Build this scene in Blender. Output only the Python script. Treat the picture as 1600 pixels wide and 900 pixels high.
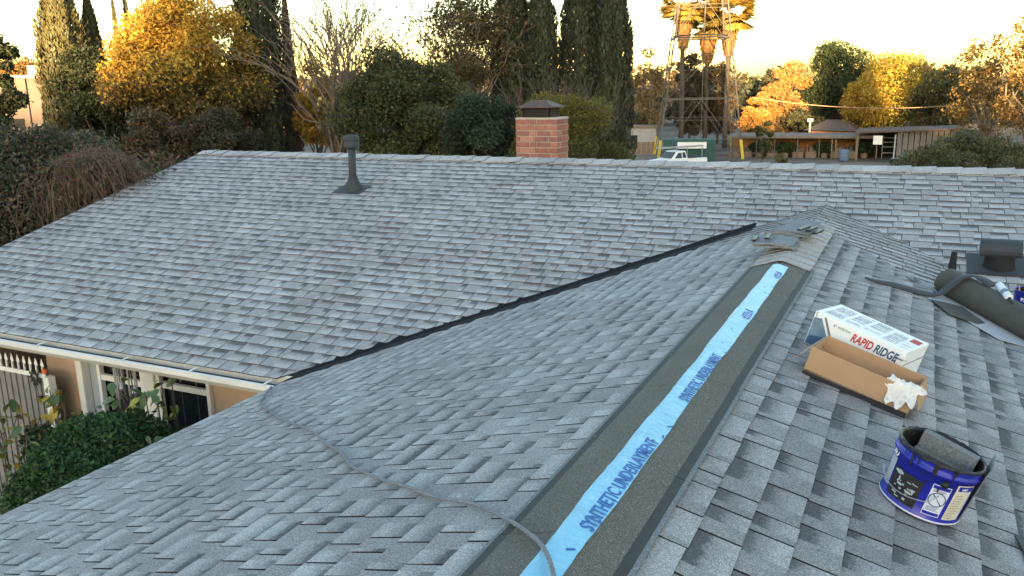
import bpy, math, random
import numpy as np
from mathutils import Vector, Matrix

random.seed(7)
RNG = np.random.default_rng(7)
SC = bpy.context.scene
for o in list(bpy.data.objects):
    bpy.data.objects.remove(o)
COL = SC.collection

# ------------------------------------------------------------------ camera
CAM = np.array([0.8366, 0.0, 1.27]); YAW, PITCH, ROLL, FPX = 0.4497, 0.2368, -0.018, 1325.4
FW = np.array([-math.sin(YAW)*math.cos(PITCH), math.cos(YAW)*math.cos(PITCH), -math.sin(PITCH)])
_r = np.array([math.cos(YAW), math.sin(YAW), 0.0]); _u = np.cross(_r, FW)
RT = math.cos(ROLL)*_r + math.sin(ROLL)*_u
UP = -math.sin(ROLL)*_r + math.cos(ROLL)*_u
cd = bpy.data.cameras.new('camera'); cam = bpy.data.objects.new('camera', cd); COL.objects.link(cam)
cd.sensor_width = 36.0; cd.lens = FPX/1600.0*36.0; cd.clip_start = 0.05; cd.clip_end = 5000
m = Matrix.Identity(4)
for i in range(3):
    m[i][0] = RT[i]; m[i][1] = UP[i]; m[i][2] = -FW[i]; m[i][3] = CAM[i]
cam.matrix_world = m
SC.camera = cam

# ------------------------------------------------------------------ sky, sun, exposure
SUN_EL = math.radians(5.0)
SUN_H = np.array([0.25, -0.968]); SUN_H /= np.linalg.norm(SUN_H)      # horizontal direction towards the sun
w = bpy.data.worlds.new('World'); SC.world = w; w.use_nodes = True
nt = w.node_tree; nt.nodes.clear()
sky = nt.nodes.new('ShaderNodeTexSky'); sky.sky_type = 'NISHITA'; sky.sun_disc = False
sky.sun_elevation = SUN_EL; sky.sun_rotation = math.atan2(SUN_H[0], SUN_H[1])
sky.air_density = 1.0; sky.dust_density = 0.55; sky.ozone_density = 1.0
bg = nt.nodes.new('ShaderNodeBackground'); bg.inputs[1].default_value = 0.15
wo = nt.nodes.new('ShaderNodeOutputWorld')
nt.links.new(sky.outputs[0], bg.inputs[0]); nt.links.new(bg.outputs[0], wo.inputs[0])
sl = bpy.data.lights.new('sun', 'SUN'); sl.energy = 5.0; sl.angle = math.radians(0.5); sl.color = (1.0, 0.70, 0.34)
so = bpy.data.objects.new('sun', sl); COL.objects.link(so)
so.rotation_euler = Vector((SUN_H[0]*math.cos(SUN_EL), SUN_H[1]*math.cos(SUN_EL), math.sin(SUN_EL))).to_track_quat('Z', 'Y').to_euler()
SC.view_settings.view_transform = 'Standard'; SC.view_settings.look = 'None'
SC.view_settings.gamma = 1.0; SC.view_settings.use_curve_mapping = False
SC.view_settings.exposure = 2.7
SC.render.engine = 'CYCLES'
SC.cycles.max_bounces = 6; SC.cycles.transparent_max_bounces = 8
SC.cycles.use_denoising = True

# ------------------------------------------------------------------ helpers
def spot(px, py, d):
    """Point seen at photograph pixel px,py at horizontal distance d from the standing point."""
    r = FW + RT*(px-800)/FPX + UP*(450-py)/FPX
    return CAM + r*(d/math.hypot(r[0], r[1]))

def bearing(px):
    r = FW + RT*(px-800)/FPX + UP*(450-130)/FPX
    return math.atan2(-r[0], r[1])                 # left of +Y

def ground_z(x, y):
    d = math.hypot(x, y)
    t = min(1.0, max(0.0, (d-14)/31.0)); t = t*t*(3-2*t)
    return -3.55 - 1.95*t

def tag(o, label=None, cat=None, group=None, kind=None):
    if label: o['label'] = label
    if cat: o['category'] = cat
    if group: o['group'] = group
    if kind: o['kind'] = kind
    return o

def empty(name, loc=(0, 0, 0), rz=0.0):
    o = bpy.data.objects.new(name, None); COL.objects.link(o)
    o.location = loc; o.rotation_euler = (0, 0, rz); o.empty_display_size = 0.1
    return o

def thing(name, label, cat, loc=(0, 0, 0), rz=0.0, group=None):
    return tag(empty(name, loc, rz), label, cat, group)

def link(name, me, mat, parent=None):
    o = bpy.data.objects.new(name, me); COL.objects.link(o)
    if mat is not None and not me.materials: me.materials.append(mat)
    if parent is not None: o.parent = parent
    return o

def quads(name, V, mat, parent=None, col=None):
    """V: (n,4,3) array of leaf quads; col: (n,3) colour of each"""
    n = len(V); me = bpy.data.meshes.new(name)
    me.vertices.add(n*4); me.vertices.foreach_set('co', V.reshape(-1).astype(np.float32))
    me.loops.add(n*4); me.loops.foreach_set('vertex_index', np.arange(n*4, dtype=np.int32))
    me.polygons.add(n); me.polygons.foreach_set('loop_start', np.arange(0, n*4, 4, dtype=np.int32))
    me.polygons.foreach_set('loop_total', np.full(n, 4, dtype=np.int32))
    me.update()
    if col is not None:
        a = me.attributes.new('col', 'FLOAT_COLOR', 'POINT')
        c = np.ones((n*4, 4), np.float32); c[:, :3] = np.repeat(col, 4, axis=0)
        a.data.foreach_set('color', c.reshape(-1))
    return link(name, me, mat, parent)

class MB:
    """collects shapes for ONE mesh"""
    def __init__(s): s.v = []; s.f = []; s.a = []
    def poly(s, pts, faces, attr=None):
        b = len(s.v); s.v += [tuple(p) for p in pts]; s.f += [tuple(i+b for i in f) for f in faces]
        if attr is not None: s.a += attr
        return s
    def box(s, c, d, M=None, rz=0.0):
        x, y, z = d[0]/2, d[1]/2, d[2]/2
        P = [Vector((i*x, j*y, k*z)) for k in (-1, 1) for j in (-1, 1) for i in (-1, 1)]
        if rz: R = Matrix.Rotation(rz, 3, 'Z'); P = [R @ p for p in P]
        P = [p + Vector(c) for p in P]
        if M is not None: P = [M @ p for p in P]
        return s.poly(P, [(0, 2, 3, 1), (4, 5, 7, 6), (0, 1, 5, 4), (2, 6, 7, 3), (0, 4, 6, 2), (1, 3, 7, 5)])
    def bar(s, a, b, w, h=None, upv=(0, 0, 1)):
        a, b = Vector(a), Vector(b); h = h or w; d = (b-a).normalized(); u = Vector(upv)
        if abs(d.dot(u)) > .98: u = Vector((1, 0, 0))
        x = d.cross(u).normalized(); y = x.cross(d)
        P = [p + x*i*w/2 + y*j*h/2 for p in (a, b) for i, j in ((-1, -1), (1, -1), (1, 1), (-1, 1))]
        return s.poly(P, [(3, 2, 1, 0), (4, 5, 6, 7), (0, 1, 5, 4), (1, 2, 6, 5), (2, 3, 7, 6), (3, 0, 4, 7)])
    def tube(s, pts, rad, n=6, cap=True):
        pts = [Vector(p) for p in pts]; k = len(pts)
        rad = rad if hasattr(rad, '__len__') else [rad]*k
        P = []; t0 = (pts[1]-pts[0]).normalized()
        u = Vector((0, 0, 1)) if abs(t0.z) < .9 else Vector((1, 0, 0))
        for i, p in enumerate(pts):
            t = (pts[min(i+1, k-1)] - pts[max(i-1, 0)]).normalized()
            x = t.cross(u)
            if x.length < 1e-4: x = t.cross(Vector((.3, 1, .1)))
            x.normalize(); y = x.cross(t); u = y
            for j in range(n):
                a = 2*math.pi*j/n
                P.append(p + (x*math.cos(a) + y*math.sin(a))*rad[i])
        F = [(i*n+j, i*n+(j+1) % n, (i+1)*n+(j+1) % n, (i+1)*n+j) for i in range(k-1) for j in range(n)]
        if cap: F += [tuple(range(n-1, -1, -1)), tuple(range((k-1)*n, k*n))]
        return s.poly(P, F)
    def lathe(s, prof, n=24, M=None, close=False):
        P = []
        for r, z in prof:
            for j in range(n):
                a = 2*math.pi*j/n; p = Vector((r*math.cos(a), r*math.sin(a), z)); P.append(M @ p if M is not None else p)
        k = len(prof)
        F = [(i*n+j, i*n+(j+1) % n, (i+1)*n+(j+1) % n, (i+1)*n+j) for i in range(k-1) for j in range(n)]
        if prof[0][0] > 1e-4 and close: F.append(tuple(range(n-1, -1, -1)))
        if prof[-1][0] > 1e-4 and close: F.append(tuple(range((k-1)*n, k*n)))
        return s.poly(P, F)
    def prism(s, pts, off):
        """pts: planar loop, off: extrusion vector"""
        n = len(pts); P = [Vector(p) for p in pts] + [Vector(p)+Vector(off) for p in pts]
        return s.poly(P, [tuple(range(n-1, -1, -1)), tuple(range(n, 2*n))] + [(i, (i+1) % n, n+(i+1) % n, n+i) for i in range(n)])
    def build(s, name, mat, parent=None, smooth=False, bevel=0.0):
        me = bpy.data.meshes.new(name); me.from_pydata(s.v, [], s.f); me.update()
        if s.a:
            a = me.attributes.new('sh', 'FLOAT_COLOR', 'POINT')
            a.data.foreach_set('color', np.array(s.a, np.float32).reshape(-1))
        if smooth: me.polygons.foreach_set('use_smooth', [True]*len(me.polygons))
        o = link(name, me, mat, parent)
        if bevel:
            b = o.modifiers.new('bevel', 'BEVEL'); b.width = bevel; b.segments = 2; b.limit_method = 'ANGLE'
        return o

# ------------------------------------------------------------------ materials
def new_mat(name):
    mt = bpy.data.materials.new(name); mt.use_nodes = True
    return mt, mt.node_tree.nodes, mt.node_tree.links, mt.node_tree.nodes['Principled BSDF']

def plain(name, c, rough=0.7, metal=0.0, var=0.12, scale=8.0, spec=0.4, bump=0.0, bscale=60.0):
    mt, N, Lk, b = new_mat(name)
    tc = N.new('ShaderNodeTexCoord'); no = N.new('ShaderNodeTexNoise'); no.inputs['Scale'].default_value = scale
    no.inputs['Detail'].default_value = 6
    Lk.new(tc.outputs['Object'], no.inputs['Vector'])
    mx = N.new('ShaderNodeMixRGB'); mx.inputs[1].default_value = (*[x*(1-var*1.6) for x in c], 1)
    mx.inputs[2].default_value = (*[min(1, x*(1+var)) for x in c], 1)
    Lk.new(no.outputs[0], mx.inputs[0]); Lk.new(mx.outputs[0], b.inputs['Base Color'])
    b.inputs['Roughness'].default_value = rough; b.inputs['Metallic'].default_value = metal
    b.inputs['Specular IOR Level'].default_value = spec
    if bump:
        n2 = N.new('ShaderNodeTexNoise'); n2.inputs['Scale'].default_value = bscale; n2.inputs['Detail'].default_value = 4
        Lk.new(tc.outputs['Object'], n2.inputs['Vector'])
        bp = N.new('ShaderNodeBump'); bp.inputs['Strength'].default_value = bump; bp.inputs['Distance'].default_value = .01
        Lk.new(n2.outputs[0], bp.inputs['Height']); Lk.new(bp.outputs[0], b.inputs['Normal'])
    return mt

def granules(name, c, contrast=0.5, scale=260.0, fleck=(0.5, 0.5, 0.48), fleck_amt=0.25):
    """mineral granules: coarse and fine speckle"""
    mt, N, Lk, b = new_mat(name)
    tc = N.new('ShaderNodeTexCoord')
    n1 = N.new('ShaderNodeTexNoise'); n1.inputs['Scale'].default_value = scale; n1.inputs['Detail'].default_value = 3
    n2 = N.new('ShaderNodeTexVoronoi'); n2.inputs['Scale'].default_value = scale*.9
    n3 = N.new('ShaderNodeTexNoise'); n3.inputs['Scale'].default_value = 5; n3.inputs['Detail'].default_value = 5
    for n in (n1, n2, n3): Lk.new(tc.outputs['Object'], n.inputs['Vector'])
    r1 = N.new('ShaderNodeMapRange'); r1.inputs[1].default_value = .3; r1.inputs[2].default_value = .7
    r1.inputs[3].default_value = 1-contrast; r1.inputs[4].default_value = 1+contrast; Lk.new(n1.outputs[0], r1.inputs[0])
    r3 = N.new('ShaderNodeMapRange'); r3.inputs[3].default_value = .78; r3.inputs[4].default_value = 1.22; Lk.new(n3.outputs[0], r3.inputs[0])
    mu = N.new('ShaderNodeMath'); mu.operation = 'MULTIPLY'; Lk.new(r1.outputs[0], mu.inputs[0]); Lk.new(r3.outputs[0], mu.inputs[1])
    sc = N.new('ShaderNodeVectorMath'); sc.operation = 'SCALE'; sc.inputs[0].default_value = c; Lk.new(mu.outputs[0], sc.inputs['Scale'])
    fl = N.new('ShaderNodeSeparateColor'); Lk.new(n2.outputs['Color'], fl.inputs[0])
    st = N.new('ShaderNodeMapRange'); st.inputs[1].default_value = .86; st.inputs[2].default_value = .9; st.inputs[4].default_value = fleck_amt
    Lk.new(fl.outputs[0], st.inputs[0])
    mx = N.new('ShaderNodeMixRGB'); Lk.new(st.outputs[0], mx.inputs[0]); Lk.new(sc.outputs[0], mx.inputs[1]); mx.inputs[2].default_value = (*fleck, 1)
    Lk.new(mx.outputs[0], b.inputs['Base Color']); b.inputs['Roughness'].default_value = .95; b.inputs['Specular IOR Level'].default_value = .15
    bp = N.new('ShaderNodeBump'); bp.inputs['Strength'].default_value = .5; bp.inputs['Distance'].default_value = .003
    Lk.new(n1.outputs[0], bp.inputs['Height']); Lk.new(bp.outputs[0], b.inputs['Normal'])
    return mt

def shingle_mat():
    """granule blend of the shingle: every tab is printed dark at its head and pale at its butt; attribute sh = (tab shade, position head..butt, depth of dark band)"""
    mt, N, Lk, b = new_mat('shingle_granules')
    tc = N.new('ShaderNodeTexCoord'); at = N.new('ShaderNodeAttribute'); at.attribute_name = 'sh'
    se = N.new('ShaderNodeSeparateColor'); Lk.new(at.outputs['Color'], se.inputs[0])
    def noise(s, d=4):
        n = N.new('ShaderNodeTexNoise'); n.inputs['Scale'].default_value = s; n.inputs['Detail'].default_value = d
        Lk.new(tc.outputs['Object'], n.inputs['Vector']); return n.outputs[0]
    def mapr(x, a, bb, c, d):
        r = N.new('ShaderNodeMapRange'); r.inputs[1].default_value = a; r.inputs[2].default_value = bb
        r.inputs[3].default_value = c; r.inputs[4].default_value = d; Lk.new(x, r.inputs[0]); return r.outputs[0]
    def math_(op, x, y):
        r = N.new('ShaderNodeMath'); r.operation = op
        for i, q in enumerate((x, y)):
            if isinstance(q, (int, float)): r.inputs[i].default_value = q
            else: Lk.new(q, r.inputs[i])
        return r.outputs[0]
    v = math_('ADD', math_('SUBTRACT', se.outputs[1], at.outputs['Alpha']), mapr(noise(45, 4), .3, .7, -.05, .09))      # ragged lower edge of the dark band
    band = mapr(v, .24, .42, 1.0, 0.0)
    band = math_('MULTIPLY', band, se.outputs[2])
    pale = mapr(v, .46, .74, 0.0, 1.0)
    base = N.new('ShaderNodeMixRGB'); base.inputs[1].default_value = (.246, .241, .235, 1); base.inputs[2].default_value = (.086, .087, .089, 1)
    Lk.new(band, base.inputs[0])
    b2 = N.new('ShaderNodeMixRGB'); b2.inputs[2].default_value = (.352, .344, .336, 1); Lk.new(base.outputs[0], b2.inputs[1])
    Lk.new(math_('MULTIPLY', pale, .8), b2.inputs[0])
    g = math_('MULTIPLY', mapr(noise(300, 2), .32, .68, .5, 1.5), mapr(noise(120, 3), .3, .7, .76, 1.24))
    g = math_('MULTIPLY', g, mapr(noise(1.3, 8), .3, .7, .85, 1.13))
    g = math_('MULTIPLY', g, se.outputs[0])
    sc = N.new('ShaderNodeVectorMath'); sc.operation = 'SCALE'; Lk.new(b2.outputs[0], sc.inputs[0]); Lk.new(g, sc.inputs['Scale'])
    Lk.new(sc.outputs[0], b.inputs['Base Color']); b.inputs['Roughness'].default_value = .93; b.inputs['Specular IOR Level'].default_value = .2
    bp = N.new('ShaderNodeBump'); bp.inputs['Strength'].default_value = .45; bp.inputs['Distance'].default_value = .002
    Lk.new(noise(330, 3), bp.inputs['Height']); Lk.new(bp.outputs[0], b.inputs['Normal'])
    return mt

def leaf_mat(name, trans=0.3):
    mt = bpy.data.materials.new(name); mt.use_nodes = True; N = mt.node_tree.nodes; Lk = mt.node_tree.links; N.clear()
    at = N.new('ShaderNodeAttribute'); at.attribute_name = 'col'
    d = N.new('ShaderNodeBsdfPrincipled'); d.inputs['Roughness'].default_value = .6; d.inputs['Specular IOR Level'].default_value = .25
    t = N.new('ShaderNodeBsdfTranslucent'); mx = N.new('ShaderNodeMixShader'); mx.inputs[0].default_value = trans
    out = N.new('ShaderNodeOutputMaterial')
    Lk.new(at.outputs['Color'], d.inputs['Base Color']); Lk.new(at.outputs['Color'], t.inputs['Color'])
    Lk.new(d.outputs[0], mx.inputs[1]); Lk.new(t.outputs[0], mx.inputs[2]); Lk.new(mx.outputs[0], out.inputs[0])
    return mt

M = {}
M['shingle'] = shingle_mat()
M['deck'] = plain('asphalt_felt', (.012, .013, .014), .9)
M['leaf'] = leaf_mat('leaf'); M['needle'] = leaf_mat('needle', .12)
M['bark'] = plain('bark', (.10, .075, .055), .9, var=.35, scale=14, bump=.6, bscale=30)
M['twig'] = plain('pale_bark', (.20, .15, .11), .9, var=.3, scale=10)
M['strip'] = granules('olive_granules', (.118, .115, .098), .6, 300, (.30, .29, .26), .35)
M['strip_edge'] = plain('asphalt_sealant', (.030, .034, .033), .75, var=.3, scale=30, bump=.2, bscale=200)
M['strip_lip'] = granules('lip_granules', (.15, .165, .17), .4, 260)
M['cap_granules'] = granules('cap_granules', (.185, .195, .205), .5, 240, (.45, .45, .45), .35)
M['film'] = plain('blue_film', (.20, .50, .68), .40, var=.2, scale=9, spec=.5, bump=.7, bscale=30)
M['film_ink'] = plain('blue_ink', (.018, .10, .36), .5, var=.15, scale=40)
M['film_pale'] = plain('pale_film', (.50, .72, .86), .45)
M['membrane'] = plain('valley_metal', (.009, .010, .012), .85, spec=.12, var=.3, scale=6, bump=.3, bscale=9)
M['white'] = plain('white_paint', (.74, .71, .66), .55, var=.10, scale=3, bump=.08, bscale=40)
M['gutter'] = plain('gutter_paint', (.66, .63, .58), .5, var=.16, scale=2.5)
M['debris'] = plain('gutter_debris', (.10, .085, .07), .95, var=.5, scale=20, bump=.6, bscale=40)
M['stucco'] = plain('tan_stucco', (.54, .37, .25), .92, var=.10, scale=2.2, bump=.45, bscale=120)
M['porch_shade'] = plain('painted_porch_shade', (.05, .04, .035), .9)  # shade of the porch recess put into its wall and ceiling colour
M['glass'] = plain('window_glass', (.012, .016, .020), .06, var=.1, spec=.6)
M['brick'] = plain('brick_face', (.36, .115, .070), .9, var=.28, scale=9, bump=.5, bscale=60)
M['mortar'] = plain('mortar', (.46, .38, .31), .95, var=.2, scale=20, bump=.4, bscale=90)
M['rust'] = plain('rusted_cap', (.115, .075, .060), .7, var=.35, scale=9, metal=.2)
M['mesh'] = plain('spark_mesh', (.035, .028, .024), .8)
M['pipe'] = plain('painted_pipe', (.034, .040, .045), .7, var=.2, scale=12)
M['rope'] = plain('grey_rope', (.185, .205, .235), .85, var=.2, scale=60, bump=.4, bscale=300)
M['kraft'] = plain('kraft_card', (.40, .245, .140), .85, var=.10, scale=4, bump=.1, bscale=30)
M['kraft_dark'] = plain('box_print_black', (.018, .016, .018), .6)
M['card'] = plain('white_card', (.76, .76, .75), .6, var=.04, scale=6)
M['ink'] = plain('grey_ink', (.17, .17, .18), .7)
M['red'] = plain('red_ink', (.50, .035, .045), .6); M['navy'] = plain('navy_ink', (.030, .080, .155), .6)
M['photo_print'] = plain('photo_print', (.17, .25, .33), .6, var=.6, scale=16)
M['paper'] = plain('crumpled_paper', (.74, .70, .65), .85, var=.18, scale=14)
M['pail'] = plain('blue_pail', (.011, .017, .31), .34, var=.18, scale=7, spec=.5)
M['tar'] = plain('tar', (.012, .012, .012), .45, var=.3, scale=30, bump=.5, bscale=40)
M['label'] = plain('pail_label', (.60, .62, .72), .5, var=.08)
M['label_tan'] = plain('tan_label', (.58, .54, .46), .55, var=.15, scale=20)
M['wire'] = plain('steel_wire', (.42, .42, .44), .35, metal=.8)
M['felt'] = plain('felt_roll', (.062, .066, .056), .85, var=.25, scale=9, bump=.3, bscale=50)
M['sheet'] = plain('grey_sheet', (.36, .38, .40), .75, var=.06, scale=3)
M['teal'] = plain('teal_label', (.02, .28, .27), .5)
M['tubeplastic'] = plain('tube_plastic', (.62, .64, .68), .4)
M['steel'] = plain('galvanised_steel', (.115, .095, .082), .75, metal=.1, var=.3, scale=3)
M['yellow'] = plain('yellow_paint', (.62, .42, .06), .6)
M['glassblue'] = plain('car_glass', (.05, .06, .07), .1)
M['tyre'] = plain('tyre', (.02, .02, .02), .8)
M['green'] = plain('green_panel', (.018, .075, .060), .6)
M['tin'] = plain('weathered_tin', (.34, .31, .29), .7, var=.25, scale=3)
M['wood'] = plain('weathered_wood', (.22, .15, .10), .85, var=.3, scale=5)
M['orangewall'] = plain('orange_stucco', (.42, .20, .085), .9, var=.15)
M['roofbrown'] = plain('brown_roof', (.13, .09, .07), .9, var=.25, scale=4)
M['palewall'] = plain('pale_wall', (.18, .13, .105), .9, var=.2, scale=1)
M['dark'] = plain('dark_opening', (.02, .018, .016), .9)
M['carpaint'] = plain('dark_car_paint', (.018, .022, .030), .25, spec=.6)
M['dirt'] = None
M['orange'] = plain('orange_cloth', (.55, .12, .03), .7)

def ground_mat():
    mt, N, Lk, b = new_mat('dry_ground')
    tc = N.new('ShaderNodeTexCoord'); n = N.new('ShaderNodeTexNoise'); n.inputs['Scale'].default_value = .15; n.inputs['Detail'].default_value = 8
    n2 = N.new('ShaderNodeTexNoise'); n2.inputs['Scale'].default_value = 4; n2.inputs['Detail'].default_value = 6
    Lk.new(tc.outputs['Object'], n.inputs['Vector']); Lk.new(tc.outputs['Object'], n2.inputs['Vector'])
    cr = N.new('ShaderNodeValToRGB'); cr.color_ramp.elements[0].position = .35; cr.color_ramp.elements[0].color = (.07, .07, .045, 1)
    cr.color_ramp.elements[1].position = .62; cr.color_ramp.elements[1].color = (.26, .20, .155, 1)
    Lk.new(n.outputs[0], cr.inputs[0])
    mx = N.new('ShaderNodeMixRGB'); mx.blend_type = 'MULTIPLY'; mx.inputs[0].default_value = .5
    Lk.new(cr.outputs[0], mx.inputs[1]); Lk.new(n2.outputs[0], mx.inputs[2]); Lk.new(mx.outputs[0], b.inputs['Base Color'])
    b.inputs['Roughness'].default_value = .95
    return mt
M['dirt'] = ground_mat()

# ------------------------------------------------------------------ setting: ground, far hill and added shading ridge
mb = MB(); NA = 72; rings = [0.5, 6, 14, 18, 24, 30, 37, 45, 60, 90, 140, 230, 400, 800, 1800]
P = []
for r in rings:
    for j in range(NA):
        a = 2*math.pi*j/NA; x, y = r*math.cos(a), r*math.sin(a); P.append((x, y, ground_z(x, y)))
F = [(i*NA+j, (i+1)*NA+j, (i+1)*NA+(j+1) % NA, i*NA+(j+1) % NA) for i in range(len(rings)-1) for j in range(NA)]
F.append(tuple(range(NA)))
tag(mb.poly(P, F).build('ground', M['dirt'], smooth=True), 'dry brown earth sloping away behind the house to the yards', kind='structure')

M['hill'] = plain('dry_hillside', (.16, .13, .09), .95, var=.3, scale=.02)
def hill_ridge(name, label, d0, direc, halfw, prof, depth, n=90):
    """a long hill across the direction 'direc', its crest at d0 metres"""
    D = Vector((direc[0], direc[1], 0)).normalized(); T = Vector((-D.y, D.x, 0)); mb = MB(); P = []
    for i in range(n+1):
        t = -halfw + 2*halfw*i/n; h = prof(t)
        for k, (dd, hh) in enumerate(((-depth, -8.0), (-depth*.45, -5+.55*(h+5)), (0, h), (depth*.5, -5+.6*(h+5)), (depth*1.2, -8))):
            q = D*(d0+dd) + T*t; P.append((q.x, q.y, hh))
    F = [(i*5+k, i*5+k+1, (i+1)*5+k+1, (i+1)*5+k) for i in range(n) for k in range(4)]
    return tag(mb.poly(P, F).build(name, M['hill'], smooth=True), label, kind='structure')
def shade_crest(t):      # t along the crest, about the scene's x; three bumps added to shade chosen trees, tower and palms
    shade_bumps = 8.6*math.exp(-((t+3.0)/8.6)**12) + 9.0*math.exp(-((t-17.2)/2.7)**6) + 7.0*math.exp(-((t-25.4)/2.5)**4)
    return 25.9 + shade_bumps + .4*math.sin(t*.06) + .4*math.sin(t*.17+1)
hill_ridge('hills', 'unseen dry hill added behind the viewpoint to shade house and trees', 250, SUN_H, 230, shade_crest, 90, 460)  # out-of-view ridge added to block the low sun from the house
bh = bearing(190)
hill_ridge('hills', 'far hazy hill low on the horizon at the left', 900, (-math.sin(bh), math.cos(bh)), 230,
           lambda t: 18 + 8*math.sin(t*.011+1) + 3*math.sin(t*.05), 200)

# ------------------------------------------------------------------ the house: planes of its roof
SM, SW = .2603, .2846                    # pitch of main roof and of the wing
YI, YE, XE, YR, XG = 9.2198, 5.1976, -3.5541, 10.308, -9.617
ZR = SM*(YR-YI)
XR = 6.5                                 # right end of main roof
EXPO = .1435                             # exposed height of one course
class Slope:
    def __init__(s, o, U, V, N): s.o, s.U, s.V, s.N = [Vector(q) for q in (o, U, V, N)]
    def P(s, u, v, h=0.0): return s.o + s.U*u + s.V*v + s.N*h
    def mat(s, u, v, h=0.0, rot=0.0):
        """frame lying on the slope: local x = downslope (V) turned by rot, y = along, z = normal"""
        x = s.V; z = s.N; y = z.cross(x)
        R = Matrix((x, y, z)).transposed().to_4x4() @ Matrix.Rotation(rot, 4, 'Z')
        return Matrix.Translation(s.P(u, v, h)) @ R
cw, sw_ = 1/math.hypot(1, SW), SW/math.hypot(1, SW)
cm, sm_ = 1/math.hypot(1, SM), SM/math.hypot(1, SM)
SR = Slope((0, 0, 0), (0, 1, 0), (cw, 0, -sw_), (sw_, 0, cw))
SL = Slope((0, 0, 0), (0, 1, 0), (-cw, 0, -sw_), (-sw_, 0, cw))
SMn = Slope((0, YR, ZR), (1, 0, 0), (0, -cm, -sm_), (0, -sm_, cm))
SRm = Slope((0, YR, 0), (cw, 0, -sw_), (0, -1, 0), (sw_, 0, cw))      # main courses carried over the valley on to the wing

house = thing('house', 'single-storey tan house whose grey shingled roof fills the foreground', 'house')

def clip(poly, a, b, c):
    """keep a*u+b*v<=c"""
    out = []
    for i in range(len(poly)):
        p, q = poly[i], poly[(i+1) % len(poly)]; dp = a*p[0]+b*p[1]-c; dq = a*q[0]+b*q[1]-c
        if dp <= 0: out.append(p)
        if (dp < 0 < dq) or (dq < 0 < dp):
            t = dp/(dp-dq); out.append((p[0]+t*(q[0]-p[0]), p[1]+t*(q[1]-p[1])))
    return out

TABS = []      # (points, faces, attributes, screen size)
WID = [.10, .125, .15, .175, .20, .225, .25, .27]
def tabs(S, u0, u1, v0, v1, clips, rnd, gap=.0052, wid=None, band=(.9, .7, 1.0), sig=.06, slope_light=.94, side=1):  # each slope's light level is multiplied into its tab colour
    wid = wid or WID
    ncourse = int(math.ceil((v1-v0)/EXPO))
    for k in range(ncourse):
        vt, vb = v0+k*EXPO, v0+(k+1)*EXPO
        u = u0 - rnd.random()*.3; jit = rnd.uniform(-.003, .003)
        last = None
        while u < u1:
            wd = rnd.choice(wid)
            if last and abs(wd-last) < .03: wd = rnd.choice(wid)
            last = wd
            a, b = u+gap, u+wd-gap; u += wd
            jb = jit + rnd.uniform(-.0025, .0025)
            poly = [(a, vt-.022), (b, vt-.022), (b, vb+jb+rnd.uniform(-.001, .001)), (a, vb+jb)]
            for c in [(-1, 0, -u0), (1, 0, u1)] + list(clips):
                if poly: poly = clip(poly, *c)
            if len(poly) < 3: continue
            ar = sum(poly[i][0]*poly[(i+1) % len(poly)][1]-poly[(i+1) % len(poly)][0]*poly[i][1] for i in range(len(poly)))/2
            if abs(ar) < 6e-4: continue
            if ar < 0: poly = poly[::-1]
            lift = rnd.uniform(0, .0022); curl = rnd.uniform(0, .0016)
            um, n = (a+b)/2, len(poly)
            sh = slope_light*min(1.3, max(.72, rnd.gauss(1.0, sig))); bd = rnd.uniform(band[1], band[2]) if rnd.random() < band[0] else rnd.uniform(0, .25); bl = rnd.uniform(-.02, .20)
            fr = rnd.choice([rnd.uniform(.42, .75), rnd.uniform(.42, .75), rnd.uniform(.42, .75), rnd.uniform(.8, 1.0), rnd.uniform(.15, .4)])
            us = b-fr*(b-a) if side > 0 else a+fr*(b-a)          # the printed dark-to-pale part covers one side of the tab only
            def hgt(pu, pv):
                f = (pv-vt+.022)/(EXPO+.022); return .0012 + .0068*f + lift*f + curl*f*(1 if pu > um else -1)
            pts, at, faces = [], [], []
            for k2, part in enumerate((clip(poly, -side, 0, -side*us), clip(poly, side, 0, side*us))):
                if len(part) < 3: continue
                q = len(pts); faces.append(tuple(range(q, q+len(part))))
                for (pu, pv) in part:
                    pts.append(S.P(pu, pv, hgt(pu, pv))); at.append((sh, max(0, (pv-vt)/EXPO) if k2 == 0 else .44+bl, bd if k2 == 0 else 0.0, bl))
            top = [S.P(pu, pv, hgt(pu, pv)) for pu, pv in poly]; low = [S.P(pu, pv, -.002) for pu, pv in poly]
            for i in range(n):                                    # cut edges: bare asphalt at the slots, granule-dusted at the butt
                j = (i+1) % n; q = len(pts); butt = min(poly[i][1], poly[j][1]) > vb-.02
                pts += [top[i], low[i], low[j], top[j]]; at += [(.42 if butt else .12, .6, 0, .2)]*4; faces.append((q, q+1, q+2, q+3))
            e = (top[1]-top[0]).cross(top[2]-top[1])
            if e.dot(S.N) < 0: faces = [f[::-1] for f in faces]
            c = np.array(sum(top, Vector())/n); d = c-CAM; z = d@FW
            size = 0.0
            if z > .3:
                x, y = 800+FPX*(d@RT)/z, 450-FPX*(d@UP)/z
                if -30 < x < 1630 and 0 < y < 930:
                    dn = np.linalg.norm(d); size = abs(ar)*abs(d@np.array(S.N))/dn/dn**2
            TABS.append((pts, faces, at, size))

rnd = random.Random(11)
WV0 = .205/cw - 1*EXPO                   # wing courses start beside the ridge strip
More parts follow.
